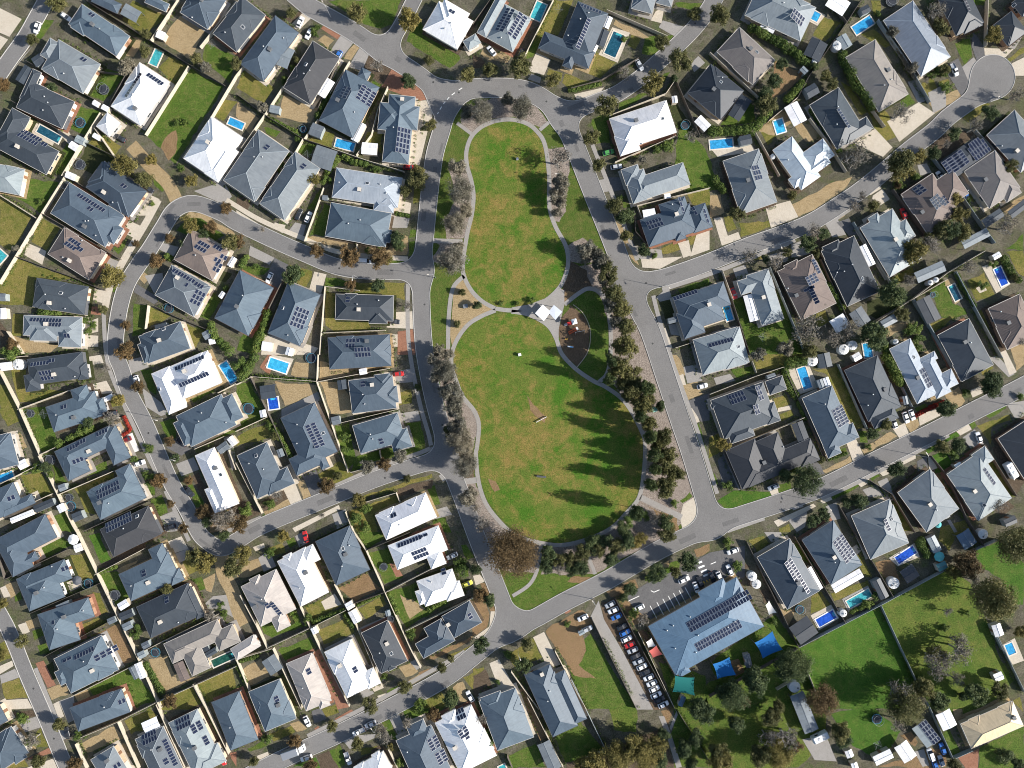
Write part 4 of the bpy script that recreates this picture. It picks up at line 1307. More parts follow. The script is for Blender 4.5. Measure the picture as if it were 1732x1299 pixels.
G s 1060,480 1110,460 1260,560 1290,640 1180,680 1130,600
G s 1620,130 1732,90 1732,140 1640,180
G g 1350,940 1560,1000 1700,1050 1732,1299 1480,1299
G m 1210,730 1280,700 1420,980 1350,950
G s 50,370 90,360 210,560 220,680 130,790 0,870 110,740 140,600
G p 0,320 50,310 90,360 20,390
G s 0,430 70,440 120,600 100,700 0,770
G p 130,580 160,580 150,700 30,790 10,770 120,690
G r 615,510 650,490 720,580 680,600
F c 600,870 830,1299
F d 870,630 1200,1299
F d 1040,480 1260,900 1480,1299
F c 1210,730 1480,1299
F c 280,1020 480,1290
@ 1200 900
H m 570,565 350,185 600,70; 440,200 500,60 640,160 |s 600,270,7,2|s 690,390,5,1|v 630,360
H m 890,385 680,60 930,-50; 760,180 770,60 900,60 |s 985,120,8,3|v 895,175|v 905,215
B w 885,385 1095,265 1135,325
B w 700,275 745,250 830,410
B d 580,700 710,610 790,740
B d 1390,290 1480,230 1535,320
B d 1190,365 1250,335 1335,460
B l 1590,50 1650,20 1700,130
B t 1660,240 1725,210 1745,265
B l 250,900 295,890 310,990
B l 590,1200 680,1160 740,1310
S b 325,805 465,730 530,855 395,930
S b 20,960 150,920 190,1040 60,1080
S w 405,530 440,505 485,585 440,610
W 315,325,34
W 345,382,34
W 1350,375,42
W 625,1135,42
W 980,595,28
U t 1685,180,38
P u 775,640 900,570 930,625
P t 1000,505 1160,415 1185,470
P u 1355,185 1485,100 1515,150
O 660,565,32
C w 172,140,-20
C w 150,280,65
C w 75,330,65
C k 20,330,65
T d 620,960,110 d 540,1000,80 d 340,1090,90 d 170,1200,100 r 820,1230,110 b 1400,1160,110 g 1560,1130,80 b 1650,930,90 d 1680,1220,70 d 180,1130,60 g 500,1280,50 b 1660,1020,70 s 140,80,40 s 210,250,40 s 480,660,30 s 1150,540,40 s 1220,470,30 r 260,1250,40
E g 50 1530,60 1600,180
E d 25 1040,590 1200,520
G G 660,850 1240,540 1530,1140 1480,1299 760,1299 700,980
G h 1260,530 1732,280 1732,1299 1600,1299 1540,1140
G g 0,1210 650,870 760,1170 700,1299 0,1299
G g 0,960 480,600 640,840 60,1100
G s 150,940 210,920 260,1020 190,1060
G m 370,430 420,410 470,500 400,520
G p 740,610 890,530 950,630 800,720
G o 750,460 820,440 890,540 740,600
G o 880,450 1160,350 1180,400 920,500
G c 970,490 1160,390 1200,470 1020,590
G p 1310,190 1500,80 1540,180 1380,250
G s 1210,220 1340,200 1400,360 1330,430 1250,330
G o 1060,180 1110,150 1190,330 1140,330
G g 620,90 680,70 740,240 640,180
G p 1030,120 1080,90 1110,140 1070,170
G m 150,220 210,190 300,260 190,310
G o 290,60 400,30 430,80 350,150
G c 400,0 520,0 560,60 450,70
G m 340,250 400,260 560,640 530,660
G y 490,550 570,570 640,560 570,690
F d 270,70 650,840
F d 620,30 990,660
F d 1060,0 1340,470
F l 650,840 1250,530 1732,270
F l 1250,530 1540,1150
F d 640,850 0,1200
F c 700,980 780,1180
F c 490,1150 590,1090
@ 1432 875 300
B z 1065,180 1185,105 1275,240
B l 785,210 860,175 925,310
B w 1415,1060 1500,1030 1550,1140
B d 1530,30 1640,-20 1650,60
P b 1540,1250 1610,1220 1650,1320
W 1335,165,48
U t 895,70,35
T r 1180,440,120 b 1250,620,70 g 1430,800,190 g 1640,270,170 b 990,930,60 s 1190,940,30 b 1090,1220,110 y 1050,520,70 s 970,1080,40 y 1700,1120,60
E g 60 720,200 790,370
G G 1250,330 1480,230 1732,450 1732,850 1600,850 1500,600 1300,480
G o 920,90 1150,30 1280,250 1180,310 1060,180 1000,330 900,220
G c 980,30 1010,20 1080,140 1050,150
F d 1160,0 1340,290
F l 1220,330 1460,220
F l 1400,1060 1520,1299
@ 0 1149
H m -120,480 80,345 200,540; 60,540 110,440 190,540
H m -140,250 -10,180 60,300
H l 665,590 830,490 980,720 |s 855,635,2,1|v 790,590
H l 1150,780 990,440 1195,345 |s 1090,430,2,5r|s 1240,540,9,1|s 1220,595,2,1|v 1180,505|v 1120,500
H l 1420,700 1235,320 1450,230; 1420,580 1580,440 1650,570 |s 1340,320,2,5r|s 1440,350,3,2|s 1505,450,3,1|v 1440,485|v 1380,495
H m 1690,520 1550,170 1750,90; 1650,260 1700,120 1740,230 |v 1690,345
B w 1035,320 1145,270 1185,350
C k 490,395,75
C r 1630,590,70
T g 430,330,45 b 240,440,70 s 560,410,35 r 550,625,50 g 280,600,50 s 160,290,50 s 200,470,40
G y 590,470 840,340 910,430 640,540
G o 910,310 1090,210 1150,260 1040,380 960,400
G r 200,580 360,500 380,540 210,590
G o 270,380 300,360 350,490 240,500
G c 120,320 270,270 300,350 150,400
G p 330,600 390,580 420,650 190,650
G o 0,600 150,560 210,640 0,650
G y 900,470 970,500 960,570 870,540
G r 1670,540 1732,530 1732,640
G g 1440,150 1500,200 1600,400 1560,410
G c 430,160 540,120 560,290 500,320
G p 390,180 430,160 470,270 430,290
G m 90,240 240,220 260,270 130,300
F c 560,470 640,650
F c 600,420 860,310 1140,170
F c 870,310 1020,650
F c 1150,180 1360,640
F c 1430,40 1680,540
@ 400 1149
H m 1330,800 1170,450 1420,330; 1240,340 1370,300 1400,400 |s 1445,470,4,2|s 1500,575,4,2|v 1250,530
H w 1640,690 1455,320 1720,190; 1500,270 1600,220 1640,310 |s 1640,260,2,3r|s 1665,370,3,2|s 1690,400,2,1|v 1600,495
H w 840,660 1070,530 1130,680; 990,560 1040,520 1080,600
C T 425,518,-20
C w 510,578,-20
C w 515,310,65
C u 895,385,-25
C s 980,330,-25
C u 815,580,70
T g 700,340,40 r 425,450,45 g 130,600,35 d 1565,120,50 r 1440,255,45 b 1250,310,50 b 1060,380,60 g 885,470,45 r 540,630,45 s 220,430,40 b 1090,430,60 s 1200,610,40 y 1130,490,25
G g 80,510 190,460 230,490 100,540
G o 240,400 400,340 430,390 270,450
G y 390,330 460,300 520,360 440,390
G p 150,560 230,530 240,560 160,600
G o 630,220 730,180 750,240 660,270
G a 550,230 620,210 660,290 570,320
G r 720,290 840,220 870,240 740,310
G r 570,360 600,340 620,380 590,390
G g 1220,230 1500,110 1560,160 1500,230 1360,290 1230,280
G c 1120,290 1190,255 1250,400 1200,440
G g 1070,320 1120,300 1180,440 1130,430
G o 920,510 1030,480 1060,520 910,560
G g 680,520 760,480 800,620 750,650
G m 590,560 680,520 750,650 620,650
G G 410,640 580,570 620,650
G c 780,450 860,410 1020,400 1010,430 830,510
F d 1470,340 1640,650
F c 1100,480 1180,640
@ 800 1149
T y 900,600,90 y 1050,560,100 y 1180,500,90 y 1250,560,100 y 1330,500,80 y 800,620,60 d 1680,240,80 d 1400,400,50 s 90,420,50 b 60,290,50 s 130,470,50 d 1550,520,60 d 1380,600,60 d 1600,620,50
B l 470,480 560,440 665,630
P t 185,640 230,620 250,670
B z 1500,190 1530,120 1565,130
G g 260,560 460,470 530,640 270,650
G g 600,430 780,300 960,510 680,620
G s 340,80 370,70 560,430 490,450
G c 1360,270 1400,270 1450,400 1530,640 1490,650 1420,420
G c 1440,350 1490,230 1500,260 1450,380
G s 1370,230 1470,210 1430,330 1400,270
G g 1450,400 1520,270 1680,560 1732,650 1540,650
G g 1530,240 1732,130 1732,600
G m 690,620 960,520 1270,400 1390,360 1480,650 690,650
F l 720,0 970,510
F c 660,640 400,130
F d 250,560 290,650
F d 1500,230 1732,600
F c 830,580 960,520
@ 1200 1149
B l 590,130 690,90 850,340
C V 800,415,-25
T b 560,420,110 y 500,540,100 y 80,600,90 g 960,380,70 d 980,440,60 b 420,420,80 s 260,170,30 s 370,195,20 r 620,480,60
O 1225,290,38
B l 1480,360 1570,290 1660,450 |s 1610,385,3,5
B w 1350,500 1440,440 1510,560
B w 1195,570 1320,510 1360,570
B w 990,530 1040,510 1065,560
B w 1035,620 1080,605 1100,650
C v 1620,550,70
C b 1710,510,70
C s 1700,600,70
C b 1655,630,70
G c 680,440 850,400 930,600 770,590
G s 1400,420 1480,380 1530,460 1500,500
G s 1230,640 1500,560 1600,500 1732,520 1732,650
G c 1500,530 1570,510 1610,630 1560,640
G G 890,250 1180,200 1400,380 1330,500 1180,560 1040,480
@ 1432 1074 300
H e 1220,1110 1115,870 1610,620 |v 1620,800
B w 865,780 1000,715 1080,870
B w 1430,390 1510,355 1540,430
T b 1100,150,140 b 980,280,120 g 870,170,80 b 1060,430,90 d 890,650,80 d 1250,550,110 d 1140,600,40 g 1490,540,80 d 1540,1170,90 d 1670,1270,70 g 560,680,160 b 500,850,100 b 720,640,90 g 1050,1270,60 s 750,450,60 d 460,500,50
G y 1040,720 1120,720 1150,800 1050,830
G r 1080,1190 1290,1110 1280,1299 1160,1299
G g 1300,1100 1732,880 1732,1299 1290,1299
G o 1620,640 1690,600 1732,760
G p 1510,100 1640,30 1732,250 1620,290
G g 930,960 1000,920 1110,1160 1040,1200
F l 780,650 1040,1220
F l 1460,0 1732,560
F l 1040,1200 1220,1120
'''
ROADS = [  # centre lines (pixels) and width (pixels)
 (30,[(440,-60),(515,5),(538,20),(596,53),(642,85),(700,122),(735,150),(752,170)]),
 (28,[(752,165),(752,200),(738,250),(733,275),(726,330),(719,400),(713,460),(713,520),(717,585),(725,635),(735,682),(748,730),(760,783),(785,850),(808,913),(843,1000),(862,1050)]),
 (32,[(752,165),(790,152),(821,149),(870,150),(905,160),(940,185),(958,215),(974,251),(993,300),(1012,348),(1041,421),(1062,480),(1082,525),(1100,561),(1125,635),(1150,710),(1170,769),(1197,860),(1203,890)]),
 (26,[(950,195),(985,182),(1010,172),(1045,158),(1085,130),(1112,106),(1146,76),(1179,42),(1205,5),(1240,-60)]),
 (28,[(1055,480),(1100,474),(1135,466),(1200,443),(1269,415),(1362,381),(1431,339),(1477,305),(1536,255),(1579,222),(1605,197),(1648,165),(1672,140)]),
 (72,[(1679,129),(1680,130)]),
 (30,[(862,1062),(900,1048),(956,1017),(1029,980),(1115,930),(1202,890),(1246,874),(1320,850),(1395,822),(1489,775),(1581,729),(1657,690),(1718,660),(1850,590)]),
 (29,[(865,1058),(800,1110),(749,1149),(654,1200),(562,1246),(469,1288),(350,1350)]),
 (26,[(713,458),(631,459),(573,452),(515,429),(458,404),(400,376),(374,360),(328,344),(296,355),(277,383),(254,420),(233,450),(215,480),(203,519),(196,566),(196,600),(205,623),(219,665),(245,715),(270,773),(291,819),(316,861),(332,893),(346,912),(374,927),(405,912),(446,888),(550,845),(631,812),(700,789),(752,775)]),
 (26,[(130,-90),(72,12),(42,65),(9,111),(-60,215)]),
 (24,[(-60,940),(0,1038),(21,1080),(46,1142),(79,1218),(108,1288),(150,1380)]),
 (24,[(655,80),(680,40),(700,0),(730,-60)]),
]
# ---------------------------------------------------------------- ground sheet
mb=MB(); mb.face([(-900,-900,0),(900,-900,0),(900,900,0),(-900,900,0)])
structure(obj('ground', mb.mesh('ground',[M_base])))

# ---------------------------------------------------------------- roads: union of the centre lines with rounded junctions
GX0,GX1,GY0,GY1,ST = -200.0,200.0,-150.0,150.0,0.5
nx=int((GX1-GX0)/ST)+1; ny=int((GY1-GY0)/ST)+1
gx,gy=np.meshgrid(np.linspace(GX0,GX1,nx),np.linspace(GY0,GY1,ny))
def segdist(X,Y,a,b):
    dx,dy=b[0]-a[0],b[1]-a[1]; L=dx*dx+dy*dy+1e-9
    t=np.clip(((X-a[0])*dx+(Y-a[1])*dy)/L,0,1)
    return np.hypot(X-a[0]-t*dx,Y-a[1]-t*dy)
def smooth_line(pts,n=6):
    out=[]
    for i in range(len(pts)-1):
        p0=pts[max(i-1,0)];p1=pts[i];p2=pts[i+1];p3=pts[min(i+2,len(pts)-1)]
        for k in range(n):
            t=k/n
            out.append(tuple(.5*((2*p1[d])+(-p0[d]+p2[d])*t+(2*p0[d]-5*p1[d]+4*p2[d]-p3[d])*t*t+(-p0[d]+3*p1[d]-3*p2[d]+p3[d])*t**3) for d in (0,1)))
    out.append(tuple(pts[-1])); return out
SDF=None
for w,pts in ROADS:
    q=[tuple(P(*p)) for p in smooth_line(pts,4)]
    d=np.full(gx.shape,1e3)
    for a,b in zip(q,q[1:]): d=np.minimum(d,segdist(gx,gy,a,b))
    d=d-w*MPP/2
    if SDF is None: SDF=d
    else:
        k=6.0; h=np.clip(k-np.abs(SDF-d),0,None)/k          # smooth union = rounded corners
        SDF=np.minimum(SDF,d)-h*h*k*.25
def sdf_at(x,y):
    i=int(round((x-GX0)/ST)); j=int(round((y-GY0)/ST))
    if 0<=i<nx and 0<=j<ny: return float(SDF[j,i])
    return 99.0
def march(F, z, name, mat, parent=None):
    """marching squares over F<0: returns the sheet and its border segments"""
    verts=[];faces=[];idx={};segs=[]
    def vid(key,x,y):
        if key not in idx: idx[key]=len(verts); verts.append((x,y,z))
        return idx[key]
    ins=F<0
    cells=ins[:-1,:-1]|ins[1:,:-1]|ins[:-1,1:]|ins[1:,1:]
    for j,i in zip(*np.nonzero(cells)):
        cs=[(i,j),(i+1,j),(i+1,j+1),(i,j+1)]; poly=[]; cut=[]
        for a in range(4):
            p=cs[a]; q=cs[(a+1)%4]; fp=F[p[1],p[0]]; fq=F[q[1],q[0]]
            if fp<0: poly.append(vid(p,GX0+p[0]*ST,GY0+p[1]*ST))
            if (fp<0)!=(fq<0):
                t=fp/(fp-fq); x=GX0+(p[0]+(q[0]-p[0])*t)*ST; y=GY0+(p[1]+(q[1]-p[1])*t)*ST
                v=vid((min(p,q),max(p,q)),x,y); poly.append(v); cut.append((v,fp<0))
        if len(poly)>=3: faces.append(tuple(poly))
        if len(cut)==2: segs.append((cut[0][0],cut[1][0]))
    me=bpy.data.meshes.new(name); me.from_pydata(verts,[],faces); me.materials.append(mat); me.update()
    return obj(name,me,parent),verts,segs
ro,rv,rs=march(SDF,0.07,'road',M_road); structure(ro)
nbr={}
for a,b in rs: nbr.setdefault(a,[]).append(b); nbr.setdefault(b,[]).append(a)
seen=set(); kb=MB()
for s0 in sorted(nbr,key=lambda v:len(nbr[v])):
    if s0 in seen: continue
    chain=[s0]; seen.add(s0)
    while True:
        nx_=[v for v in nbr[chain[-1]] if v not in seen]
        if not nx_: break
        chain.append(nx_[0]); seen.add(nx_[0])
    closed = chain[0] in nbr[chain[-1]] and len(chain)>4
    pts=[Vector(rv[v][:2]) for v in chain]
    pts=[(pts[i-1 if (i or closed) else i]+pts[i]*2+pts[(i+1)%len(pts) if (i+1<len(pts) or closed) else i])/4 for i in range(len(pts))]
    m=len(pts); prof=[]
    for i in range(m):
        a=pts[i-1 if (i or closed) else 0]; b=pts[(i+1)%m if (i+1<m or closed) else i]
        t=(b-a).normalized() if (b-a).length>1e-6 else Vector((1,0)); nrm=Vector((-t.y,t.x))
        if sdf_at(*(pts[i]+nrm*1.0))<sdf_at(*(pts[i]-nrm*1.0)): nrm=-nrm      # outward
        p=pts[i]; prof.append([(p-nrm*.02,.06),(p,.155),(p+nrm*.19,.16),(p+nrm*.2,.0)])
    for i in range(m if closed else m-1):
        A=prof[i];B=prof[(i+1)%m]
        for k in range(3): kb.face([(*A[k][0],A[k][1]),(*B[k][0],B[k][1]),(*B[k+1][0],B[k+1][1]),(*A[k+1][0],A[k+1][1])])
structure(obj('kerb', kb.mesh('kerb',[M_kerb])))

# ---------------------------------------------------------------- read the survey
REC=[]; k=1.0; ox=oy=0.0
for ln in DATA.strip().split('\n'):
    if ln.startswith('@'):
        a=[float(x) for x in ln[1:].split()]; ox,oy=a[0],a[1]; k=(a[2] if len(a)>2 else 400.0)/1732.0
    elif ln.strip(): REC.append((ln[0],ln[1:].strip(),ox,oy,k))
def pts_of(s,ox,oy,k): return [(ox+float(a.split(',')[0])*k, oy+float(a.split(',')[1])*k) for a in s.split()]

# ---------------------------------------------------------------- ground patches and paths (thin sheets, each kind on its own level)
LAYER=['N','h','L','q','k','g','o','G','s','S','m','y','r','c','p','w','a']
cnt={}
for t,s,ox,oy,k in REC:
    if t=='G':
        kind,rest=s.split(' ',1); pts=[P(*p) for p in pts_of(rest,ox,oy,k)]
        if kind in 'NL' : sub=pts
        else:                                             # soften: subdivide edges and roughen soft ground, round the corners a little
            sub=[]; soft=kind in ['g','h','G','o','k','s','S','m','q','y']
            for i,a in enumerate(pts):
                b=pts[(i+1)%len(pts)]; L=(b-a).length; n=max(1,int(L/1.6)) if soft else 1
                for j in range(n):
                    p=a.lerp(b,j/n)
                    if soft:
                        v=mnoise.noise((p.x*.35,p.y*.35,3.1)); w=mnoise.noise((p.x*.35,p.y*.35,9.7)); p=p+Vector((v,w))*.7
                    sub.append(p)
        c=cnt.get(kind,0); cnt[kind]=c+1
        z=.006+LAYER.index(kind)*.0034+(c%6)*.0005
        mb=MB(); mb.face([(p.x,p.y,z) for p in sub])
        o=obj(GNAME[kind],mb.mesh(GNAME[kind],[GM[kind]])); o['kind']='structure'
    elif t=='K':
        kind,w,rest=s.split(' ',2); pts=[P(*p) for p in smooth_line(pts_of(rest,ox,oy,k),5)]; w=float(w)*k*MPP/2
        mb=MB(); prev=None
        for i,p in enumerate(pts):
            d=(pts[min(i+1,len(pts)-1)]-pts[max(i-1,0)]).normalized(); n_=Vector((-d.y,d.x))
            cur=((p+n_*w),(p-n_*w))
            if prev and sdf_at(*p)>.3: mb.face([(*prev[0],.0625),(*prev[1],.0625),(*cur[1],.0625),(*cur[0],.0625)])
            prev=cur
        structure(obj('lane' if kind=='y' else 'footpath',mb.mesh('footpath',[GM[kind]])))

# ---------------------------------------------------------------- road paint
def paint(name,quads,mat=None,z=.078):
    mb=MB()
    for q in quads: mb.face([(*P(*p),z) for p in q])
    structure(obj(name,mb.mesh(name,[mat or M_mark])))
def bar(a,b,w):
    d=Vector((b[0]-a[0],b[1]-a[1])).normalized(); n_=Vector((-d.y,d.x))*w/2; a=Vector(a); b=Vector(b)
    return [tuple(a+n_),tuple(a-n_),tuple(b-n_),tuple(b+n_)]
g=smooth_line([(740,193),(750,176),(764,161),(786,146)],4)
paint('give_way_line',[bar(g[i],g[i+1],1.4) for i in range(0,len(g)-1,2)])
def T8(x,y): return (800+x/4.33,900+y/4.33)
def T3(x,y): return (740+x*500/1732,740+y*500/1732)
paint('parking_bay_line',[bar(T3(x,y),T3(x+40,y+75),1.1) for x,y in [(1245,985),(1285,965),(1320,945),(1352,928),(1382,912),(1415,895),(1450,878)]])
paint('zebra_crossing',[bar(T3(1515+i*14,740+i*24),T3(1550+i*14,726+i*24),3.2) for i in range(4)])
paint('loading_bay_hatching',[bar(T3(1540+i*17,850-i*7),T3(1565+i*17,880-i*7),2.2) for i in range(4)],M_markY)
paint('turn_arrow',[bar(T3(1250,897),T3(1268,906),1.3),bar(T3(1268,906),T3(1300,892),1.3),bar(T3(1600,742),T3(1632,728),1.3)])
paint('bay_edge_line',[bar(T3(1118,958),T3(1182,928),1.2),bar(T3(1470,800),T3(1440,815),1.0)])
# patched trenches and manholes in the asphalt
prng=random.Random(11); pm=M_patch; mh=MB(); mh.face([(.34*math.cos(2*math.pi*i/14),.34*math.sin(2*math.pi*i/14),0) for i in range(14)]); ME_mh=mh.mesh('manhole_cover',[flat('cast_iron',(.06,.058,.055),.6,.4,.3,.2,6)])
for ri,(w,pts) in enumerate(ROADS):
    q=smooth_line(pts,4)
    for i in range(3,len(q)-2,5):
        if prng.random()<.45:
            a=Vector(q[i]); d=(Vector(q[i+1])-a).normalized(); n_=Vector((-d.y,d.x)); c=a+n_*prng.uniform(-.3,.3)*w; L=prng.uniform(4,16); h=prng.uniform(2,5)
            if not(-20<c.x<1750 and -20<c.y<1320): continue
            paint('road_patch',[[tuple(c-d*L-n_*h),tuple(c+d*L-n_*h),tuple(c+d*L+n_*h),tuple(c-d*L+n_*h)]],pm,.0735+.0003*(i%5))
        elif prng.random()<.5:
            p=P(*q[i]); o=structure(obj('manhole_cover',ME_mh)); o.location=(p.x+prng.uniform(-1,1),p.y+prng.uniform(-1,1),.0765)
# ---------------------------------------------------------------- houses
PITCH=math.tan(R(25)); EAVE=2.65
class Rect:
    def __init__(s,A,B,C,ang=None,h=EAVE):
        a,b,c=[P(*q,h) for q in (A,B,C)]
        u=(b-a); th=math.atan2(u.y,u.x)
        if ang is not None:
            d=(th-ang)/(math.pi/2); th=ang+round(d)*math.pi/2
        s.ang=th; s.u=Vector((math.cos(th),math.sin(th))); s.w=Vector((-s.u.y,s.u.x))
        L=abs((b-a).dot(s.u)); Wd=(c-b).dot(s.w); mid=(a+b)/2
        s.c=mid+s.w*(Wd/2); s.a=max(L/2,.8); s.b=max(abs(Wd)/2,.8)
        # keep A-B direction for solar arrays
        s.e1=s.u.copy()
    def loc(s,p): d=p-s.c; return d.dot(s.u),d.dot(s.w)
    def h(s,p,e=EAVE):
        x,y=s.loc(p); m=min(s.a-abs(x),s.b-abs(y)); return e+PITCH*m
    def inside(s,p,mg=0.0): x,y=s.loc(p); return abs(x)<s.a+mg and abs(y)<s.b+mg
    def grad(s,p):
        x,y=s.loc(p)
        if s.a-abs(x)<s.b-abs(y): return s.u*(-math.copysign(1,x))*PITCH
        return s.w*(-math.copysign(1,y))*PITCH
# shared small meshes
def mk_panel():
    mb=MB(); mb.box(-.47,.47,-.77,.77,-.02,.02,1); t=.045
    mb.face([(-.47+t,-.77+t,.024),(.47-t,-.77+t,.024),(.47-t,.77-t,.024),(-.47+t,.77-t,.024)],0)
    return mb.mesh('solar_panel',[M_solar,M_sframe])
ME_panel=mk_panel()
def mk_window():
    mb=MB(); mb.box(-.95,.95,-.05,.05,-.65,.65,1); 
    for x0,x1 in ((-.88,-.03),(.03,.88)): mb.face([(x0,.056,-.58),(x0,.056,.58),(x1,.056,.58),(x1,.056,-.58)][::-1],0)
    return mb.mesh('window',[M_glass,M_frame])
ME_window=mk_window()
def mk_cooler():
    mb=MB(); mb.box(-.55,.55,-.55,.55,.0,.75,0); mb.box(-.62,.62,-.62,.62,.75,.86,0)
    for i in range(4):
        z=.12+i*.15
        for sx,sy,ex,ey in ((-.45,-.56,.45,-.56),(.56,-.45,.56,.45),(-.56,-.45,-.56,.45),(-.45,.56,.45,.56)): mb.tube((sx,sy,z),(ex,ey,z),.03,.03,4,1)
    return mb.mesh('roof_cooler',[M_beige,M_gutd])
ME_cooler=mk_cooler(); ME_coolerd=ME_cooler.copy(); ME_coolerd.materials[0]=flat('cooler_grey',(.13,.135,.14),.5)
def mk_vent():
    mb=MB(); mb.cyl(0,0,.14,-.2,.28,10,0,False)
    n=12; prev=None
    for i in range(5):
        a=i/4*math.pi/2; r=.27*math.cos(a)+.01; z=.28+.26*math.sin(a); cur=[(r*math.cos(2*math.pi*j/n),r*math.sin(2*math.pi*j/n),z) for j in range(n)]
        if prev:
            for j in range(n): mb.face([prev[j],prev[(j+1)%n],cur[(j+1)%n],cur[j]])
        prev=cur
    return mb.mesh('roof_vent',[M_metal])
ME_vent=mk_vent()
def mk_sky():
    mb=MB(); mb.box(-.6,.6,-.5,.5,-.1,.1,1); mb.face([(-.52,-.42,.104),(.52,-.42,.104),(.52,.42,.104),(-.52,.42,.104)],0)
    return mb.mesh('skylight',[M_glass,M_frame])
ME_sky=mk_sky()
def mk_door(w,h,m,ribs):
    mb=MB(); mb.box(-w/2,w/2,-.04,.04,0,h,0)
    for i in range(ribs):
        z=h*(i+.5)/ribs; mb.box(-w/2+.1,w/2-.1,.04,.06,z-h/ribs*.35,z+h/ribs*.35,0)
    return mb.mesh('door',[m])
ME_door=mk_door(1.0,2.1,M_door,3); ME_garage=mk_door(4.8,2.1,M_gut,5); ME_garaged=mk_door(4.8,2.1,M_gutd,5)
def hip_block(mb,caps,gut,r,e,hip=True):
    a,b=r.a,r.b; U,V=r.u,r.w
    if a<b: a,b=b,a; U,V=r.w,-r.u
    def pt(x,y,z): q=r.c+U*x+V*y; return Vector((q.x,q.y,z))
    H=e+b*PITCH; rr=a-b if hip else a
    e0=e; c=[pt(-a,-b,e0),pt(a,-b,e0),pt(a,b,e0),pt(-a,b,e0)]
    if rr<.05: rr=.05
    p,q=pt(-rr,0,H),pt(rr,0,H); sl=math.hypot(b,b*PITCH)
    mb.face([c[0],c[1],q,p],0,[(-a,0),(a,0),(rr,sl),(-rr,sl)])
    mb.face([c[2],c[3],p,q],0,[(-a,0),(a,0),(rr,sl),(-rr,sl)])
    mb.face([c[1],c[2],q],0,[(-b,0),(b,0),(0,sl)]); mb.face([c[3],c[0],p],0,[(-b,0),(b,0),(0,sl)])
    lo=[Vector((v.x,v.y,v.z-.2)) for v in c]
    for i in range(4):
        j=(i+1)%4; mb.face([lo[i],lo[j],c[j],c[i]],0)
        d=(c[j]-c[i]).normalized(); n_=Vector((d.y,-d.x,0))                # gutter along each eave
        g0,g1=c[i]-d*.1,c[j]+d*.1
        for A,B in (((0,-.16),(.13,-.16)),((.13,-.16),(.13,-.01)),((.13,-.01),(.0,-.03))):
            gut.face([g0+n_*A[0]+Vector((0,0,A[1])),g1+n_*A[0]+Vector((0,0,A[1])),g1+n_*B[0]+Vector((0,0,B[1])),g0+n_*B[0]+Vector((0,0,B[1]))])
    mb.face(lo[::-1],0)
    for s,t in ((p,q),(c[0],p),(c[3],p),(c[1],q),(c[2],q)):                # ridge and hip caps
        d=(t-s); 
        if d.length<.3: continue
        d.normalize(); n_=Vector((-d.y,d.x,0)).normalized()*.12; up=Vector((0,0,.06)); dn=Vector((0,0,-.04))
        caps.face([s+n_+dn,t+n_+dn,t+up,s+up]); caps.face([s+up,t+up,t-n_+dn,s-n_+dn])
def on_roof(rects,p):
    best=max(rects,key=lambda r:r.h(p) if r.inside(p,.01) else -9); return best,best.h(p),best.grad(p)
def frame_at(o,p,z,grad,e1,up,rot90=False):
    n_=Vector((-grad.x,-grad.y,1)).normalized(); x=Vector((e1.x,e1.y,grad.dot(e1))).normalized(); y=n_.cross(x)
    if rot90: x,y=y,-x
    M=Matrix(((x.x,y.x,n_.x,p.x),(x.y,y.y,n_.y,p.y),(x.z,y.z,n_.z,z),(0,0,0,1))); M.translation+=n_*up
    o.matrix_basis=M
def array(parent,rects,c,n1,n2,swap,e1,flatz=None):
    d1,d2=(1.06,1.72) if not swap else (1.72,1.06); e2=Vector((-e1.y,e1.x))
    if flatz is None: r,z,gr=on_roof(rects,c)
    else: z,gr=flatz,Vector((0,0))
    for i in range(n1):
        for j in range(n2):
            off=e1*((i-(n1-1)/2)*d1*1.0)+e2*((j-(n2-1)/2)*d2*1.0)
            o=obj('solar_panel',ME_panel,parent); frame_at(o,c+off,z+gr.dot(off),gr,e1,.11,swap)
HOUSES=[]
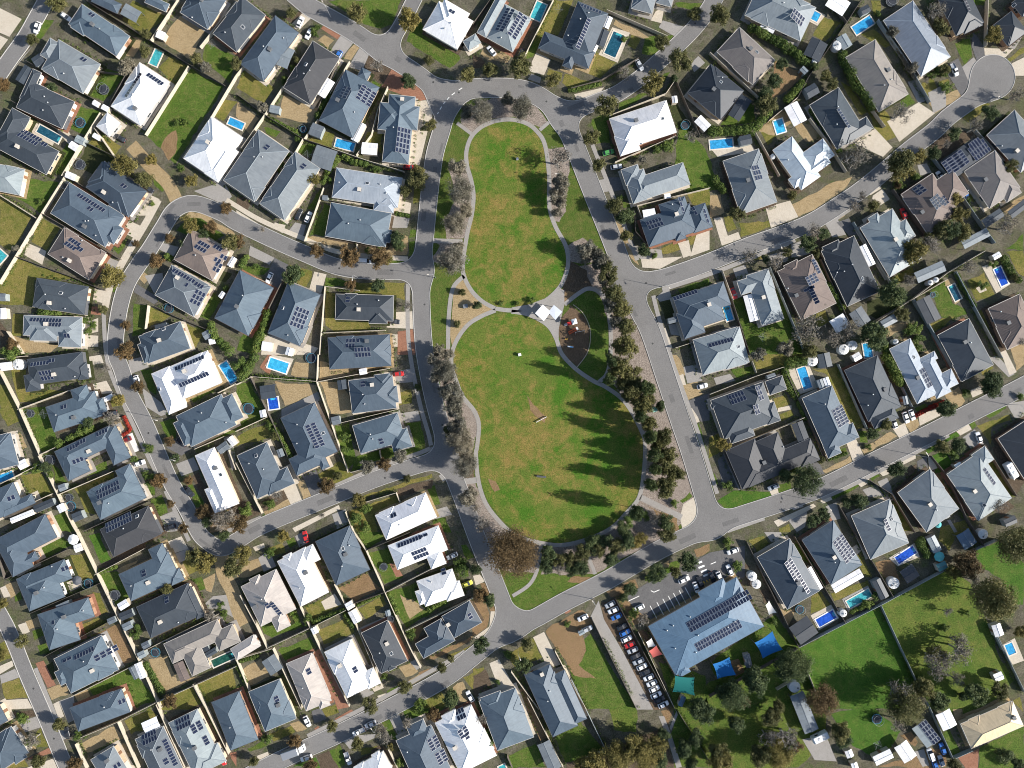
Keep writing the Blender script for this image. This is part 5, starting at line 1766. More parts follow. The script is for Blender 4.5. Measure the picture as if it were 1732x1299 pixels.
def house(s,ox,oy,k):
    global PITCH
    PITCH=math.tan(R(14 if s[0]=='z' else 25))
    bits=s.split('|'); col,rest=bits[0].split(' ',1)
    tri=[pts_of(q,ox,oy,k) for q in rest.split(';')]
    rects=[]; ang=None
    for t in tri:
        r=Rect(*t,ang=ang); ang=r.ang if ang is None else ang; rects.append(r)
    A,B,C=tri[0]; px,py=(A[0]+C[0])/2,(A[1]+C[1])/2
    for r in rects:
        for oth,hx,hy in HOUSES:
            for q in oth:
                if overlap(r,q)>.0 and (r.c-q.c).length>3: trim(r,q)
    name='community_building' if col=='z' else 'house'
    root=empty(name,(0,0,0))
    rmb,cap,gut,wl,slab=MB(),MB(),MB(),MB(),MB()
    rng=random.Random(int(px*31+py*17))
    r=rects[0]; a,b,U,V=(r.a,r.b,r.u,r.w) if r.a>=r.b else (r.b,r.a,r.w,-r.u)
    if col!='z' and b>3.2 and len(rects)<3:                 # projecting rooms: small cross wings with their own hips
        for q in range(2 if len(rects)==1 else 1):
            sg=1 if (rng.random()<.5)==(q==0) else -1; sx=(1 if q==0 else -1)*(1 if rng.random()<.5 else -1)
            g=Rect.__new__(Rect); g.ang=r.ang; g.u=U; g.w=V; g.e1=U; hw=b*rng.uniform(.42,.6); out=rng.uniform(.05,.35)
            g.a=hw; g.b=(b*.9+out)/2; g.c=r.c+U*(sx*max(0,a-hw-rng.uniform(.3,a*.35)))+V*(sg*(b*.1+g.b)); rects.append(g)
    for i,r in enumerate(rects):
        hip_block(rmb,cap,gut,r,EAVE+i*.005)
        ins=.5+i*.013; wl.obox(r.c,r.u,max(r.a-ins,.4),max(r.b-ins,.4),0,EAVE-.12-i*.003,0,False,False)
        slab.obox(r.c,r.u,r.a+.55,r.b+.55,.0,.075+i*.004,0,True,False)
    wm=WALLM[rng.choice([0,0,0,1,2,3,3,4])] if col!='w' else WALLM[rng.choice([0,2,2,4])]
    wall=obj('wall',wl.mesh('wall',[wm]),root)
    roof=obj('roof',rmb.mesh('roof',[RM[col]],uv=True),root)
    obj('ridge_cap',cap.mesh('ridge_cap',[CAPM[col]]),roof)
    obj('gutter',gut.mesh('gutter',[M_gutd if col in 'dkmz' and rng.random()<.6 else M_gut]),roof)
    obj('paved_apron',slab.mesh('paved_apron',[GM['p'] if rng.random()<.26 else GM[rng.choice(['m','m','c','y','r','k'])]]),root)
    # windows, door and garage door on the free wall faces
    doors=0
    for ri,r in enumerate(rects[:3]):
        for d,half,wid in ((r.u,r.a,r.b),(-r.u,r.a,r.b),(r.w,r.b,r.a),(-r.w,r.b,r.a)):
            ins=.5+ri*.013; t=Vector((-d.y,d.x)); base=r.c+d*(half-ins)
            n=1 if wid<4 else 2
            for j in range(n):
                q=base+t*((j-(n-1)/2)*wid*.95)
                if any(o.inside(q,.2) for o in rects if o is not r) or any(o.inside(q+d*1.2,0) for o in rects if o is not r): continue
                if doors==0: me,z,nm=(ME_garaged if col in 'dk' else ME_garage) if wid>3.4 else ME_door,0,'garage_door' if wid>3.4 else 'door'
                elif doors==1: me,z,nm=ME_door,0,'door'
                else: me,z,nm=ME_window,1.55,'window'
                doors+=1
                w=obj(nm,me,wall); w.location=(q.x+d.x*.03,q.y+d.y*.03,z); w.rotation_euler=(0,0,math.atan2(d.y,d.x)-math.pi/2)
    nsol=0; nv=0
    for b in bits[1:]:
        b=b.strip(); f=b[1:].strip().split(',')
        c=P(ox+float(f[0])*k,oy+float(f[1])*k,3.7)
        if b[0]=='s':
            sw=f[3].endswith('r'); n1,n2=int(f[2]),int(f[3].rstrip('r')); nsol+=n1*n2
            array(roof,rects,c,n1,n2,sw,rects[0].e1)
        elif b[0]=='v':
            r,z,gr=on_roof(rects,c); nv+=1
            big=nv==1 and col!='z' and rng.random()<.75
            o=obj('roof_cooler' if big else 'roof_vent',(ME_cooler if rng.random()<.4 else ME_coolerd) if big else ME_vent,roof); o.location=(c.x,c.y,z-.05); o.rotation_euler=(0,0,rects[0].ang)
        elif b[0]=='k':
            r,z,gr=on_roof(rects,c); o=obj('skylight',ME_sky,roof); frame_at(o,c,z,gr,rects[0].e1,.08)
    HOUSES.append((rects,px,py))
    sol=' with no solar panels' if nsol==0 else ' with a few solar panels' if nsol<5 else ' with a solar array' if nsol<17 else ' with large solar arrays'
    if col=='z': thing(root,'','building',px,py,None,'large blue-roofed community building with long solar rows beside the car park')
    else: thing(root,RCN[col]+('-roofed' if 'tiled' not in RCN[col] else '-roof')+' house'+sol,'house',px,py,'houses of the estate')
def overlap(p,q):
    """depth by which two blocks overlap (separating axes), 0 if apart"""
    best=99
    for ax in (p.u,p.w,q.u,q.w):
        rp=abs(p.u.dot(ax))*p.a+abs(p.w.dot(ax))*p.b; rq=abs(q.u.dot(ax))*q.a+abs(q.w.dot(ax))*q.b
        d=rp+rq-abs((p.c-q.c).dot(ax)); best=min(best,d)
        if best<=0: return 0
    return best
def trim(r,q):
    """move in the side of r that faces q"""
    d=overlap(r,q)+.5; v=q.c-r.c; x,y=v.dot(r.u)/r.a,v.dot(r.w)/r.b
    if abs(x)>abs(y): d=min(d,r.a*.5); r.a-=d/2; r.c=r.c-r.u*math.copysign(d/2,x)
    else: d=min(d,r.b*.5); r.b-=d/2; r.c=r.c-r.w*math.copysign(d/2,y)
for t,s,ox,oy,k in REC:
    if t=='H': house(s,ox,oy,k)

# ---------------------------------------------------------------- sheds, patio covers
def outbuilding(s,ox,oy,k):
    bits=s.split('|'); col,rest=bits[0].split(' ',1); tri=pts_of(rest,ox,oy,k); r=Rect(*tri,h=2.2)
    A,B,C=tri; px,py=(A[0]+C[0])/2,(A[1]+C[1])/2
    a,b,U,V=r.a,r.b,r.u,r.w
    if a<b: a,b,U,V=b,a,V,-U
    small=4*a*b<22; z0=2.1 if small else 2.35; rise=b*(.22 if small else .12)
    nm='garden_shed' if small else 'patio_cover'
    root=empty(nm,(0,0,0)); mat=RM['t_teal'] if col=='t' else RM[col]
    def pt(x,y,z): q=r.c+U*x+V*y; return Vector((q.x,q.y,z))
    rm=MB(); t=.08
    for sg in (-1,1):
        q=[pt(-a,sg*b,z0),pt(a,sg*b,z0),pt(a,0,z0+rise),pt(-a,0,z0+rise)]
        rm.face(q if sg<0 else q[::-1],0,[(-a,0),(a,0),(a,b),(-a,b)])
        lo=[v-Vector((0,0,t)) for v in q]; rm.face(lo[::-1] if sg<0 else lo,0); rm.face([lo[0],lo[1],q[1],q[0]],0)
        for i0,i1 in ((1,2),(3,0)): rm.face([lo[i0],lo[i1],q[i1],q[i0]],0)
    roof=obj('roof',rm.mesh('roof',[mat],uv=True),root)
    cp=MB(); cp.tube(pt(-a,0,z0+rise+.02),pt(a,0,z0+rise+.02),.07,.07,5); obj('ridge_cap',cp.mesh('ridge_cap',[CAPM.get(col,M_white)]),roof)
    if small:
        wl=MB(); wl.obox(r.c,U,a-.12,b-.12,0,z0-.03,0,False,False); 
        for sg in (-1,1): wl.face([pt(sg*(a-.12),-b+.12,z0-.03),pt(sg*(a-.12),b-.12,z0-.03),pt(sg*(a-.12),0,z0+rise-.12)])
        obj('wall',wl.mesh('wall',[FM['l'] if col in 'dl' else FM['c']]),root)
        d=obj('door',ME_door,root); q=r.c+V*(b-.1); d.location=(q.x,q.y,0); d.rotation_euler=(0,0,math.atan2(V.y,V.x)-math.pi/2)
    else:
        n=max(2,int(2*a/3.2)+1)
        for sg in (-1,1):
            bm_=MB(); q0,q1=pt(-a+.1,sg*(b-.15),z0-.16),pt(a-.1,sg*(b-.15),z0-.16); bm_.tube(q0,q1,.07,.07,4); obj('beam',bm_.mesh('beam',[M_gutd]),root)
            for i in range(n):
                q=pt(-a+.2+(2*a-.4)*i/(n-1),sg*(b-.15),0); o=obj('post',ME_post,root); o.location=q; o.scale=(1,1,z0-.12)
    for bb in bits[1:]:
        f=bb.strip()[1:].split(','); sw=f[3].endswith('r')
        c=P(ox+float(f[0])*k,oy+float(f[1])*k,2.6)
        array(roof,None,c,int(f[2]),int(f[3].rstrip('r')),sw,r.e1,z0+rise+.02)
    cn='teal' if col=='t' else 'blue' if col=='z' else RCN[col].replace(' tiled','')
    thing(root,cn+(' garden shed' if small else ' patio roof'),'shed' if small else 'patio roof',px,py,'garden sheds' if small else 'patio and carport roofs')
mb=MB(); mb.box(-.06,.06,-.06,.06,0,1,0); ME_post=mb.mesh('post',[M_gutd])
for t,s,ox,oy,k in REC:
    if t=='B': outbuilding(s,ox,oy,k)

# ---------------------------------------------------------------- pools
def pool(s,ox,oy,k):
    col,rest=s.split(' ',1); tri=pts_of(rest,ox,oy,k); r=Rect(*tri,h=0); a,b=r.a,r.b
    px,py=(tri[0][0]+tri[2][0])/2,(tri[0][1]+tri[2][1])/2
    root=empty('swimming_pool',(r.c.x,r.c.y,0),r.ang)
    wm=MB(); wm.face([(-a,-b,.09),(a,-b,.09),(a,b,.09),(-a,b,.09)]); obj('water',wm.mesh('water',[PM[col]]),root)
    cm=MB(); w=.38
    for x0,x1,y0,y1 in ((-a-w,a+w,-b-w,-b),(-a-w,a+w,b,b+w),(-a-w,-a,-b,b),(a,a+w,-b,b)): cm.box(x0,x1,y0,y1,0,.17,0,False)
    obj('coping',cm.mesh('coping',[M_copw if col in 'cu' else M_cop]),root)
    st=MB(); x0=a-.9 if a>b else a-.5
    if a>b: st.box(a-.75,a-.002,-b*.5,b*.5,.02,.105,0,False)
    else: st.box(-a*.5,a*.5,b-.75,b-.002,.02,.105,0,False)
    obj('entry_step',st.mesh('entry_step',[PM['c' if col in 'bcu' else 't']]),root)
    lad=MB()
    for dy in (-.22,.22):
        lad.tube((-a-.15,dy,.15),(-a-.15,dy,.8),.025,.025,5); lad.tube((-a-.15,dy,.8),(-a+.2,dy,.8),.025,.025,5); lad.tube((-a+.2,dy,.8),(-a+.2,dy,.1),.025,.025,5)
    obj('ladder',lad.mesh('ladder',[M_metal]),root)
    thing(root,PN[col]+' swimming pool','pool',px,py,'backyard swimming pools')
for t,s,ox,oy,k in REC:
    if t=='P': pool(s,ox,oy,k)

# ---------------------------------------------------------------- fences
for t,s,ox,oy,k in REC:
    if t=='F':
        col,rest=s.split(' ',1); q=pts_of(rest,ox,oy,k); pts=[P(*p,1.0) for p in q]; mb=MB(); th=.09 if col=='c' else .07; hh=1.75
        for i in range(len(pts)-1):
            a,b=pts[i],pts[i+1]; L=(b-a).length
            if L<.3: continue
            u=(b-a)/L; n=max(1,round(L/2.4))
            for j in range(n):
                p0=a+u*(L*j/n); p1=a+u*(L*(j+1)/n); dz=.02*math.sin(j*1.7+i)
                mb.obox((p0+p1)/2,u,L/n/2-.03,th/2,.0,hh+dz,0,True,False)
                mb.obox(p0,u,.055,th/2+.03,0,hh+.1,0,True,False)
            mb.obox((a+b)/2,u,L/2,th/2+.025,hh+.025,hh+.07,0,True,True); mb.obox(b,u,.055,th/2+.03,0,hh+.1,0,True,False)
        m_=len(q)//2; cx=(q[0][0]+q[-1][0])/2; cy=(q[0][1]+q[-1][1])/2
        Lt=sum((pts[i+1]-pts[i]).length for i in range(len(pts)-1))
        o=obj('fence',mb.mesh('fence',[FM[col]])); thing(o,('long ' if Lt>25 else 'short ')+FN[col]+' boundary fence','fence',cx,cy,'garden boundary fences')
# ---------------------------------------------------------------- trees
def leafy(name, seed, clumps, per, size, mat, flat_=1.0, inner=.35):
    rng=np.random.default_rng(seed); V=[];var=[]
    for c in range(clumps):
        d=rng.normal(size=3); d/=np.linalg.norm(d); d[2]=d[2]*.9+.12
        rad=rng.uniform(inner,.86); cc=d*rad; cr=rng.uniform(.17,.36); tone=rng.uniform(-.22,.22)
        n=int(per*rng.uniform(.6,1.4)*(cr/.27)**2)
        dirs=rng.normal(size=(n,3)); dirs/=np.linalg.norm(dirs,axis=1)[:,None]
        pos=cc+dirs*cr*rng.uniform(.15,1.25,(n,1))**.8; nor=dirs*.8+rng.normal(size=(n,3))*.6+np.array([0,0,.35]); nor/=np.linalg.norm(nor,axis=1)[:,None]
        ref=rng.normal(size=(n,3)); t=np.cross(nor,ref); t/=np.linalg.norm(t,axis=1)[:,None]; b=np.cross(nor,t)
        s=size*rng.uniform(.55,1.25,(n,1)); s2=s*rng.uniform(.45,.9,(n,1))
        V.append(np.stack([pos-t*s,pos-b*s2*.6+t*s*.1,pos+t*s,pos+b*s2*.6-t*s*.1],1).reshape(-1,3)); var.append(np.clip(.45+tone+rng.normal(size=n)*.2,0,1))
    V=np.concatenate(V); var=np.concatenate(var); n=len(var)
    me=bpy.data.meshes.new(name); me.from_pydata(V.tolist(),[],[(4*i,4*i+1,4*i+2,4*i+3) for i in range(n)])
    at=me.attributes.new('var','FLOAT','FACE'); at.data.foreach_set('value',var.astype(np.float32)); me.materials.append(mat); me.update(); return me
def branches(name, seed, mat, depth=4, spread=.75, trunk_r=.05, base=.30, twig=False):
    rng=random.Random(seed); mb=MB()
    def grow(p,d,L,r,k):
        q=p+d*L; mb.tube(p,q,r,r*.62,5 if k>2 else 3)
        if k==0: return
        for i in range(rng.choice([2,3,3]) if k<depth else rng.choice([4,5])):
            a=Vector((rng.gauss(0,1),rng.gauss(0,1),rng.gauss(.25,.6))).normalized()
            nd=(d*(1-spread*.5)+a*spread).normalized()
            if nd.z<-.1: nd.z=abs(nd.z)*.4; nd.normalize()
            grow(q-d*L*rng.uniform(0,.25),nd,L*rng.uniform(.55,.85),r*.58,k-1)
    grow(Vector((0,0,0)),Vector((0,0,1)),base,trunk_r,depth)
    return mb,mb.mesh(name,[mat])
TK={} # kind -> (crown variants, hi-detail variants, height factor, bark)
def mk_kind(kk,mat,seed,bark,hf,inner=.35,per=120,cl=32,size=.092):
    TK[kk]=([leafy('crown',seed+i,cl,per,size,mat,inner=inner) for i in range(4)],[leafy('crown',seed+50+i,85,120,.05,mat,inner=inner) for i in range(2)],hf,bark)
mk_kind('g',LM['g'],100,M_bark,2.3); mk_kind('d',LM['d'],200,M_bark,2.2); mk_kind('y',LM['y'],300,M_bark,2.0)
mk_kind('r',LM['r'],400,M_bark,2.1); mk_kind('p',LM['p'],500,M_barkg,2.2,.25,150,34,.092); mk_kind('s',LM['s'],600,M_bark,1.35,.3,85,22,.10)
TRUNK={id(M_bark):[branches('trunk',900+i,M_bark,3,.8,.05,.38)[1] for i in range(3)],id(M_barkg):[branches('trunk',950+i,M_barkg,3,.8,.05,.34)[1] for i in range(3)]}
BARE=[]
for i in range(5):
    mbx,me=branches('branch_frame',700+i,M_barkg,5,.85,.035,.26)
    xs=[max(math.hypot(v[0],v[1]) for v in mbx.v),max(v[2] for v in mbx.v)]; 
    for v in me.vertices: v.co.x/=xs[0]; v.co.y/=xs[0]; v.co.z/=xs[1]
    BARE.append(me)
BTW=[leafy('twig_haze',800+i,30,26,.075,LM['b'],inner=.15) for i in range(3)]
TD=dict(g='olive green tree',d='dark green tree',y='yellowish olive tree',r='russet tree',p='grey-purple bushy tree',s='low green shrub',b='bare grey-branched tree')
ME_bigcrown=leafy('crown',77,170,120,.034,LM['r'],inner=.3)
def tree(kind,px,py,rp,rng):
    tall=kind in 'GD'; big=kind=='R'; kk={'G':'g','D':'d','R':'r'}.get(kind,kind); r=rp*MPP
    if kk=='b': hf=1.9
    else: hf=TK[kk][2]
    H=r*hf*rng.uniform(.9,1.12)
    if kind=='D': H=rng.uniform(12,16)
    elif tall: H=max(8.5,r*2.9)
    if big: H=12.5
    if kk in 'gdyr' and H<3.2 : H=3.2
    z=H*.58; c=P(px,py,z)
    if kk=='s' or (kk in 'gd' and r<1.4):
        me=rng.choice(TK[kk][0]); root=empty('shrub',(c.x,c.y,0),rng.uniform(0,6.28))
        o=obj('crown',me,root); o.location=(0,0,H*.45); o.scale=(r*1.22,r*1.22,H*.54); 
        t=obj('trunk',rng.choice(TRUNK[id(M_bark)]),root); t.scale=(r*.9,r*.9,H*.55)
        thing(root,'low green shrub' if kk!='d' else 'small dark green shrub','shrub',px,py,'garden shrubs'); return
    root=empty('tree',(c.x,c.y,0),rng.uniform(0,6.28))
    if kk=='b':
        o=obj('trunk',rng.choice(BARE),root); o.scale=(r*1.05,r*1.05,H)
        t=obj('crown',rng.choice(BTW),root); t.location=(0,0,H*.62); t.scale=(r*.95,r*.95,H*.36)
    else:
        lo,hi,_,bark=TK[kk]; me=ME_bigcrown if big else rng.choice(hi if r>4.2 else lo)
        t=obj('trunk',rng.choice(TRUNK[id(bark)]),root); t.scale=(H*.42 if H*.42<r else r*.8,)*2+(H*.8,)
        o=obj('crown',me,root); cs=1.05 if big else .98 if kk=='p' else .95 if kind=='D' else 1.15; o.location=(0,0,H*.60); o.scale=(r*cs,r*cs,H*.42)
    d=('huge ' if r>7 else 'large ' if r>3.6 else 'tall ' if kind=='D' else 'small ' if r<2.2 else '')+TD[kk]
    thing(root,d,'tree',px,py,'trees of the park and gardens')
for t,s,ox,oy,k in REC:
    if t=='T':
        f=s.split(); rng=random.Random(int(ox+oy*3))
        for kd,q in zip(f[::2],f[1::2]):
            x,y,rr=[float(v) for v in q.split(',')]; tree(kd,ox+x*k,oy+y*k,rr*k,rng)
# ---------------------------------------------------------------- hedges
def hedge(s,ox,oy,k,seed):
    col,w,rest=s.split(' ',2); q=pts_of(rest,ox,oy,k); pts=[P(*p,1.0) for p in q]; w=float(w)*k*MPP/2*1.2; H=min(3.0,max(1.0,w*1.6))
    rng=np.random.default_rng(seed); V=[];var=[]
    for a,b in zip(pts,pts[1:]):
        L=(b-a).length; n=max(2,int(L/(w*1.1)))
        for i in range(n):
            c=a.lerp(b,(i+.5)/n); rr=w*rng.uniform(.8,1.25); hh=H*rng.uniform(.8,1.15); m=int(300*min(2.5,max(.6,w)))
            d=rng.normal(size=(m,3)); d/=np.linalg.norm(d,axis=1)[:,None]; d[:,2]=np.abs(d[:,2])*1.0
            pos=np.array([c.x,c.y,hh*.42])+d*np.array([rr,rr,hh*.58])*rng.uniform(.7,1.1,(m,1)); pos[:,2]=np.maximum(pos[:,2],.03)
            nor=d+rng.normal(size=(m,3))*.5; nor/=np.linalg.norm(nor,axis=1)[:,None]; t=np.cross(nor,rng.normal(size=(m,3))); t/=np.linalg.norm(t,axis=1)[:,None]; bb=np.cross(nor,t)
            sz=rng.uniform(.17,.34,(m,1)); V.append(np.stack([pos-t*sz,pos-bb*sz*.5,pos+t*sz,pos+bb*sz*.5],1).reshape(-1,3)); var.append(np.clip(.45+rng.uniform(-.2,.2)+rng.normal(size=m)*.2,0,1))
    V=np.concatenate(V); var=np.concatenate(var); me=bpy.data.meshes.new('hedge'); me.from_pydata(V.tolist(),[],[(4*i,4*i+1,4*i+2,4*i+3) for i in range(len(var))])
    at=me.attributes.new('var','FLOAT','FACE'); at.data.foreach_set('value',var.astype(np.float32)); me.materials.append(LM[{'g':'s','d':'s','p':'p','r':'f','s':'s'}[col]]); me.update()
    o=obj('hedge',me); thing(o,{'g':'green','d':'dense green','p':'purple-brown','r':'red-leaved','s':'green'}[col]+' clipped hedge row','hedge',q[len(q)//2][0],q[len(q)//2][1],'garden hedges')
for i,(t,s,ox,oy,k) in enumerate(REC):
    if t=='E': hedge(s,ox,oy,k,i)

# ---------------------------------------------------------------- low planting along fences and house walls (uncountable)
rng=np.random.default_rng(5); spots=[]
for t,s_,ox,oy,k in REC:
    if t=='F':
        q=[P(*p,1.0) for p in pts_of(s_.split(' ',1)[1],ox,oy,k)]
        for a,b in zip(q,q[1:]):
            L=(b-a).length; u=(b-a)/max(L,.01); n_=Vector((-u.y,u.x)); d=0.0; on=rng.random()<.65; sd=1 if rng.random()<.5 else -1
            while d<L:
                if on: spots.append((a+u*d+n_*sd*rng.uniform(.45,.9),rng.uniform(.3,1.0)))
                d+=rng.uniform(.5,1.3)
                if rng.random()<.12: on=not on; sd=-sd
for rects,hx,hy in HOUSES:
    for r in rects[:2]:
        for d,half,wid in ((r.u,r.a,r.b),(-r.u,r.a,r.b),(r.w,r.b,r.a),(-r.w,r.b,r.a)):
            if rng.random()<.55: continue
            t_=Vector((-d.y,d.x)); x=-wid
            while x<wid:
                p=r.c+d*(half+rng.uniform(.8,1.6))+t_*x; spots.append((p,rng.uniform(.25,.6))); x+=rng.uniform(.7,2.2)
spots=[(p,r) for p,r in spots if sdf_at(p.x,p.y)>1.5 and not any(q.inside(p,.4) for rc,hx,hy in HOUSES if (rc[0].c-p).length<25 for q in rc)]
V=[];var=[]
for p,r in spots:
    m=int(14+30*r); d=rng.normal(size=(m,3)); d/=np.linalg.norm(d,axis=1)[:,None]; d[:,2]=abs(d[:,2]); tone=rng.uniform(-.35,.35)
    pos=np.array([p.x,p.y,.05])+d*np.array([r,r,r*1.2])*rng.uniform(.6,1.1,(m,1)); nor=d+rng.normal(size=(m,3))*.5; nor/=np.linalg.norm(nor,axis=1)[:,None]
    t_=np.cross(nor,rng.normal(size=(m,3))); t_/=np.linalg.norm(t_,axis=1)[:,None]; bb=np.cross(nor,t_); sz=rng.uniform(.1,.2,(m,1))
    V.append(np.stack([pos-t_*sz,pos-bb*sz*.5,pos+t_*sz,pos+bb*sz*.5],1).reshape(-1,3)); var.append(np.clip(.5+tone+rng.normal(size=m)*.15,0,1))
V=np.concatenate(V); var=np.concatenate(var); me=bpy.data.meshes.new('ground_cover'); me.from_pydata(V.tolist(),[],[(4*i,4*i+1,4*i+2,4*i+3) for i in range(len(var))])
at=me.attributes.new('var','FLOAT','FACE'); at.data.foreach_set('value',var.astype(np.float32)); me.materials.append(LM['s']); me.update()
o=obj('ground_cover',me); o['kind']='stuff'; o['label']='low garden planting along the fences and house walls'; o['category']='planting'
# ---------------------------------------------------------------- cars
CP={'w':(.78,.78,.77),'s':(.42,.44,.46),'k':(.03,.032,.037),'r':(.50,.03,.03),'b':(.04,.15,.45),'g':(.08,.30,.08),'y':(.62,.60,.10),'m':(.16,.02,.025)}
CN=dict(w='white',s='silver',k='black',r='red',b='blue',g='green',y='lime yellow',m='maroon')
CM={k:flat('car_paint_'+CN[k].replace(' ','_'),c,.25,.5) for k,c in CP.items()}
M_cglass=flat('car_glass',(.025,.03,.038),.06,.6); M_tyre=flat('tyre',(.018,.018,.02),.8); M_rim=flat('wheel_rim',(.4,.4,.42),.35,.5,.7); M_head=flat('headlight',(.7,.7,.7),.2); M_tail=flat('tail_light',(.4,.02,.02),.3)
def loft(st,mat):
    mb=MB(); rings=[]
    for x,w,zb,zt in st: rings.append([(x,-w,zb),(x,-w,zt-.13),(x,-w+.13,zt),(x,w-.13,zt),(x,w,zt-.13),(x,w,zb)])
    for A,B in zip(rings,rings[1:]):
        for i in range(6): j=(i+1)%6; mb.face([A[i],B[i],B[j],A[j]])
    mb.face(rings[0]); mb.face(rings[-1][::-1]); return mb
def wheel():
    mb=MB(); mb.tube((0,-.11,0),(0,.11,0),.33,.33,14,0,True)
    mb.tube((0,-.115,0),(0,.115,0),.2,.2,10,1,True); return mb.mesh('wheel',[M_tyre,M_rim])
ME_wheel=wheel()
def small(name,x,y,z,mat):
    mb=MB(); mb.box(-x,x,-y,y,-z,z); return mb.mesh(name,[mat])
ME_head=small('headlight',.06,.17,.06,M_head); ME_tail=small('tail_light',.05,.15,.08,M_tail); ME_mirror=small('mirror',.06,.1,.06,M_cglass)
CARC={}
def car_parts(ty,col):
    key=(ty,col)
    if key in CARC: return CARC[key]
    m=CM[col]; out=[]
    if ty=='car':
        out.append(('body',loft([(-2.22,.70,.3,.72),(-2.08,.84,.25,.9),(-1.3,.9,.22,.98),(.85,.9,.22,.95),(1.6,.88,.22,.86),(2.1,.8,.25,.72),(2.24,.64,.3,.62)],m).mesh('body',[m])))
        b=[(-1.85,-.76,.93),(-1.85,.76,.93),(1.05,.78,.92),(1.05,-.78,.92)]; t=[(-1.25,-.6,1.42),(-1.25,.6,1.42),(.25,.62,1.45),(.25,-.62,1.45)]
    elif ty=='ute':
        out.append(('body',loft([(-.3,.86,.3,.98),(.9,.9,.28,.98),(1.6,.9,.28,.92),(2.35,.84,.3,.85),(2.5,.7,.35,.72)],m).mesh('body',[m])))
        mb=MB(); mb.box(-2.5,-.42,-.9,.9,.6,.68)
        for x0,x1,y0,y1 in ((-2.5,-.42,-.9,-.84),(-2.5,-.42,.84,.9),(-2.5,-2.44,-.84,.84),(-.48,-.42,-.84,.84)): mb.box(x0,x1,y0,y1,.68,.98)
        out.append(('tray',mb.mesh('tray',[M_metal if col!='k' else m])))
        b=[(-.35,-.78,.96),(-.35,.78,.96),(1.25,.78,.96),(1.25,-.78,.96)]; t=[(-.2,-.62,1.58),(-.2,.62,1.58),(.65,.63,1.6),(.65,-.63,1.6)]
    else: # van
        out.append(('body',loft([(-2.4,.84,.3,1.1),(-2.3,.93,.28,1.2),(1.5,.93,.28,1.15),(2.1,.9,.28,1.0),(2.4,.74,.35,.8)],m).mesh('body',[m])))
        b=[(-2.35,-.88,1.12),(-2.35,.88,1.12),(1.7,.86,1.08),(1.7,-.86,1.08)]; t=[(-2.25,-.74,1.9),(-2.25,.74,1.9),(.95,.74,1.92),(.95,-.74,1.92)]
    def q(pts,mat,nm): mb=MB(); mb.face(pts); return (nm,mb.mesh(nm,[mat]))
    up=Vector((0,0,.0))
    mb=MB(); mb.face([t[0],t[3],t[2],t[1]]); lo=[(p[0],p[1],p[2]-.05) for p in t]
    for i in range(4): j=(i+1)%4; mb.face([lo[i],lo[j],t[j],t[i]])
    out.append(('roof',mb.mesh('roof',[m])))
    out.append(q([b[2],b[3],lo[3],lo[2]],M_cglass,'windscreen')); out.append(q([b[0],b[1],lo[1],lo[0]],M_cglass if ty!='van' else m,'rear_window'))
    out.append(q([b[1],b[2],lo[2],lo[1]],M_cglass,'side_window')); out.append(q([b[3],b[0],lo[0],lo[3]],M_cglass,'side_window'))
    ex=2.2 if ty=='car' else 2.45
    CARC[key]=(out,ex); return CARC[key]
def trailer_like(kind,root):
    if kind=='V':  # caravan: rounded white box, windows, hatch, drawbar
        o=loft([(-2.9,.95,.5,2.3),(-2.7,1.12,.45,2.5),(2.3,1.12,.45,2.5),(2.75,1.0,.5,2.1)],M_white).mesh('body',[M_white]); obj('body',o,root)
        for x in (-1.2,.6): h=obj('roof_hatch',small('roof_hatch',.35,.35,.08,M_frame),root); h.location=(x,0,2.56)
        for y in (-1.13,1.13): w=obj('window',small('window',.6,.02,.3,M_cglass),root); w.location=(.9,y,1.6)
        mb=MB(); mb.tube((2.7,-.5,.5),(3.8,0,.5),.05,.05,5); mb.tube((2.7,.5,.5),(3.8,0,.5),.05,.05,5); obj('drawbar',mb.mesh('drawbar',[M_metal]),root); wx=(-.4,)
    else:          # box truck with cab
        o=loft([(-3.9,1.2,.9,3.0),(-3.8,1.25,.85,3.1),(1.7,1.25,.85,3.1),(1.8,1.2,.9,3.0)],M_metal).mesh('cargo_box',[M_metal]); obj('cargo_box',o,root)
        o=loft([(2.0,1.05,.5,2.3),(2.2,1.1,.45,2.4),(3.3,1.1,.45,2.3),(3.75,1.0,.5,1.5)],CM['w']).mesh('cab',[CM['w']]); cb=obj('cab',o,root)
        w=obj('windscreen',small('windscreen',.05,.85,.35,M_cglass),cb); w.location=(3.6,0,1.9); w.rotation_euler=(0,.5,0)
        t=obj('tail_board',small('tail_board',.06,1.15,.35,M_tail),root); t.location=(-3.98,0,1.2); wx=(-2.6,2.8)
    for x in wx:
        for y in (-1.0,1.0): w=obj('wheel',ME_wheel,root); w.location=(x,y,.36); w.scale=(1.1,1.1,1.1)
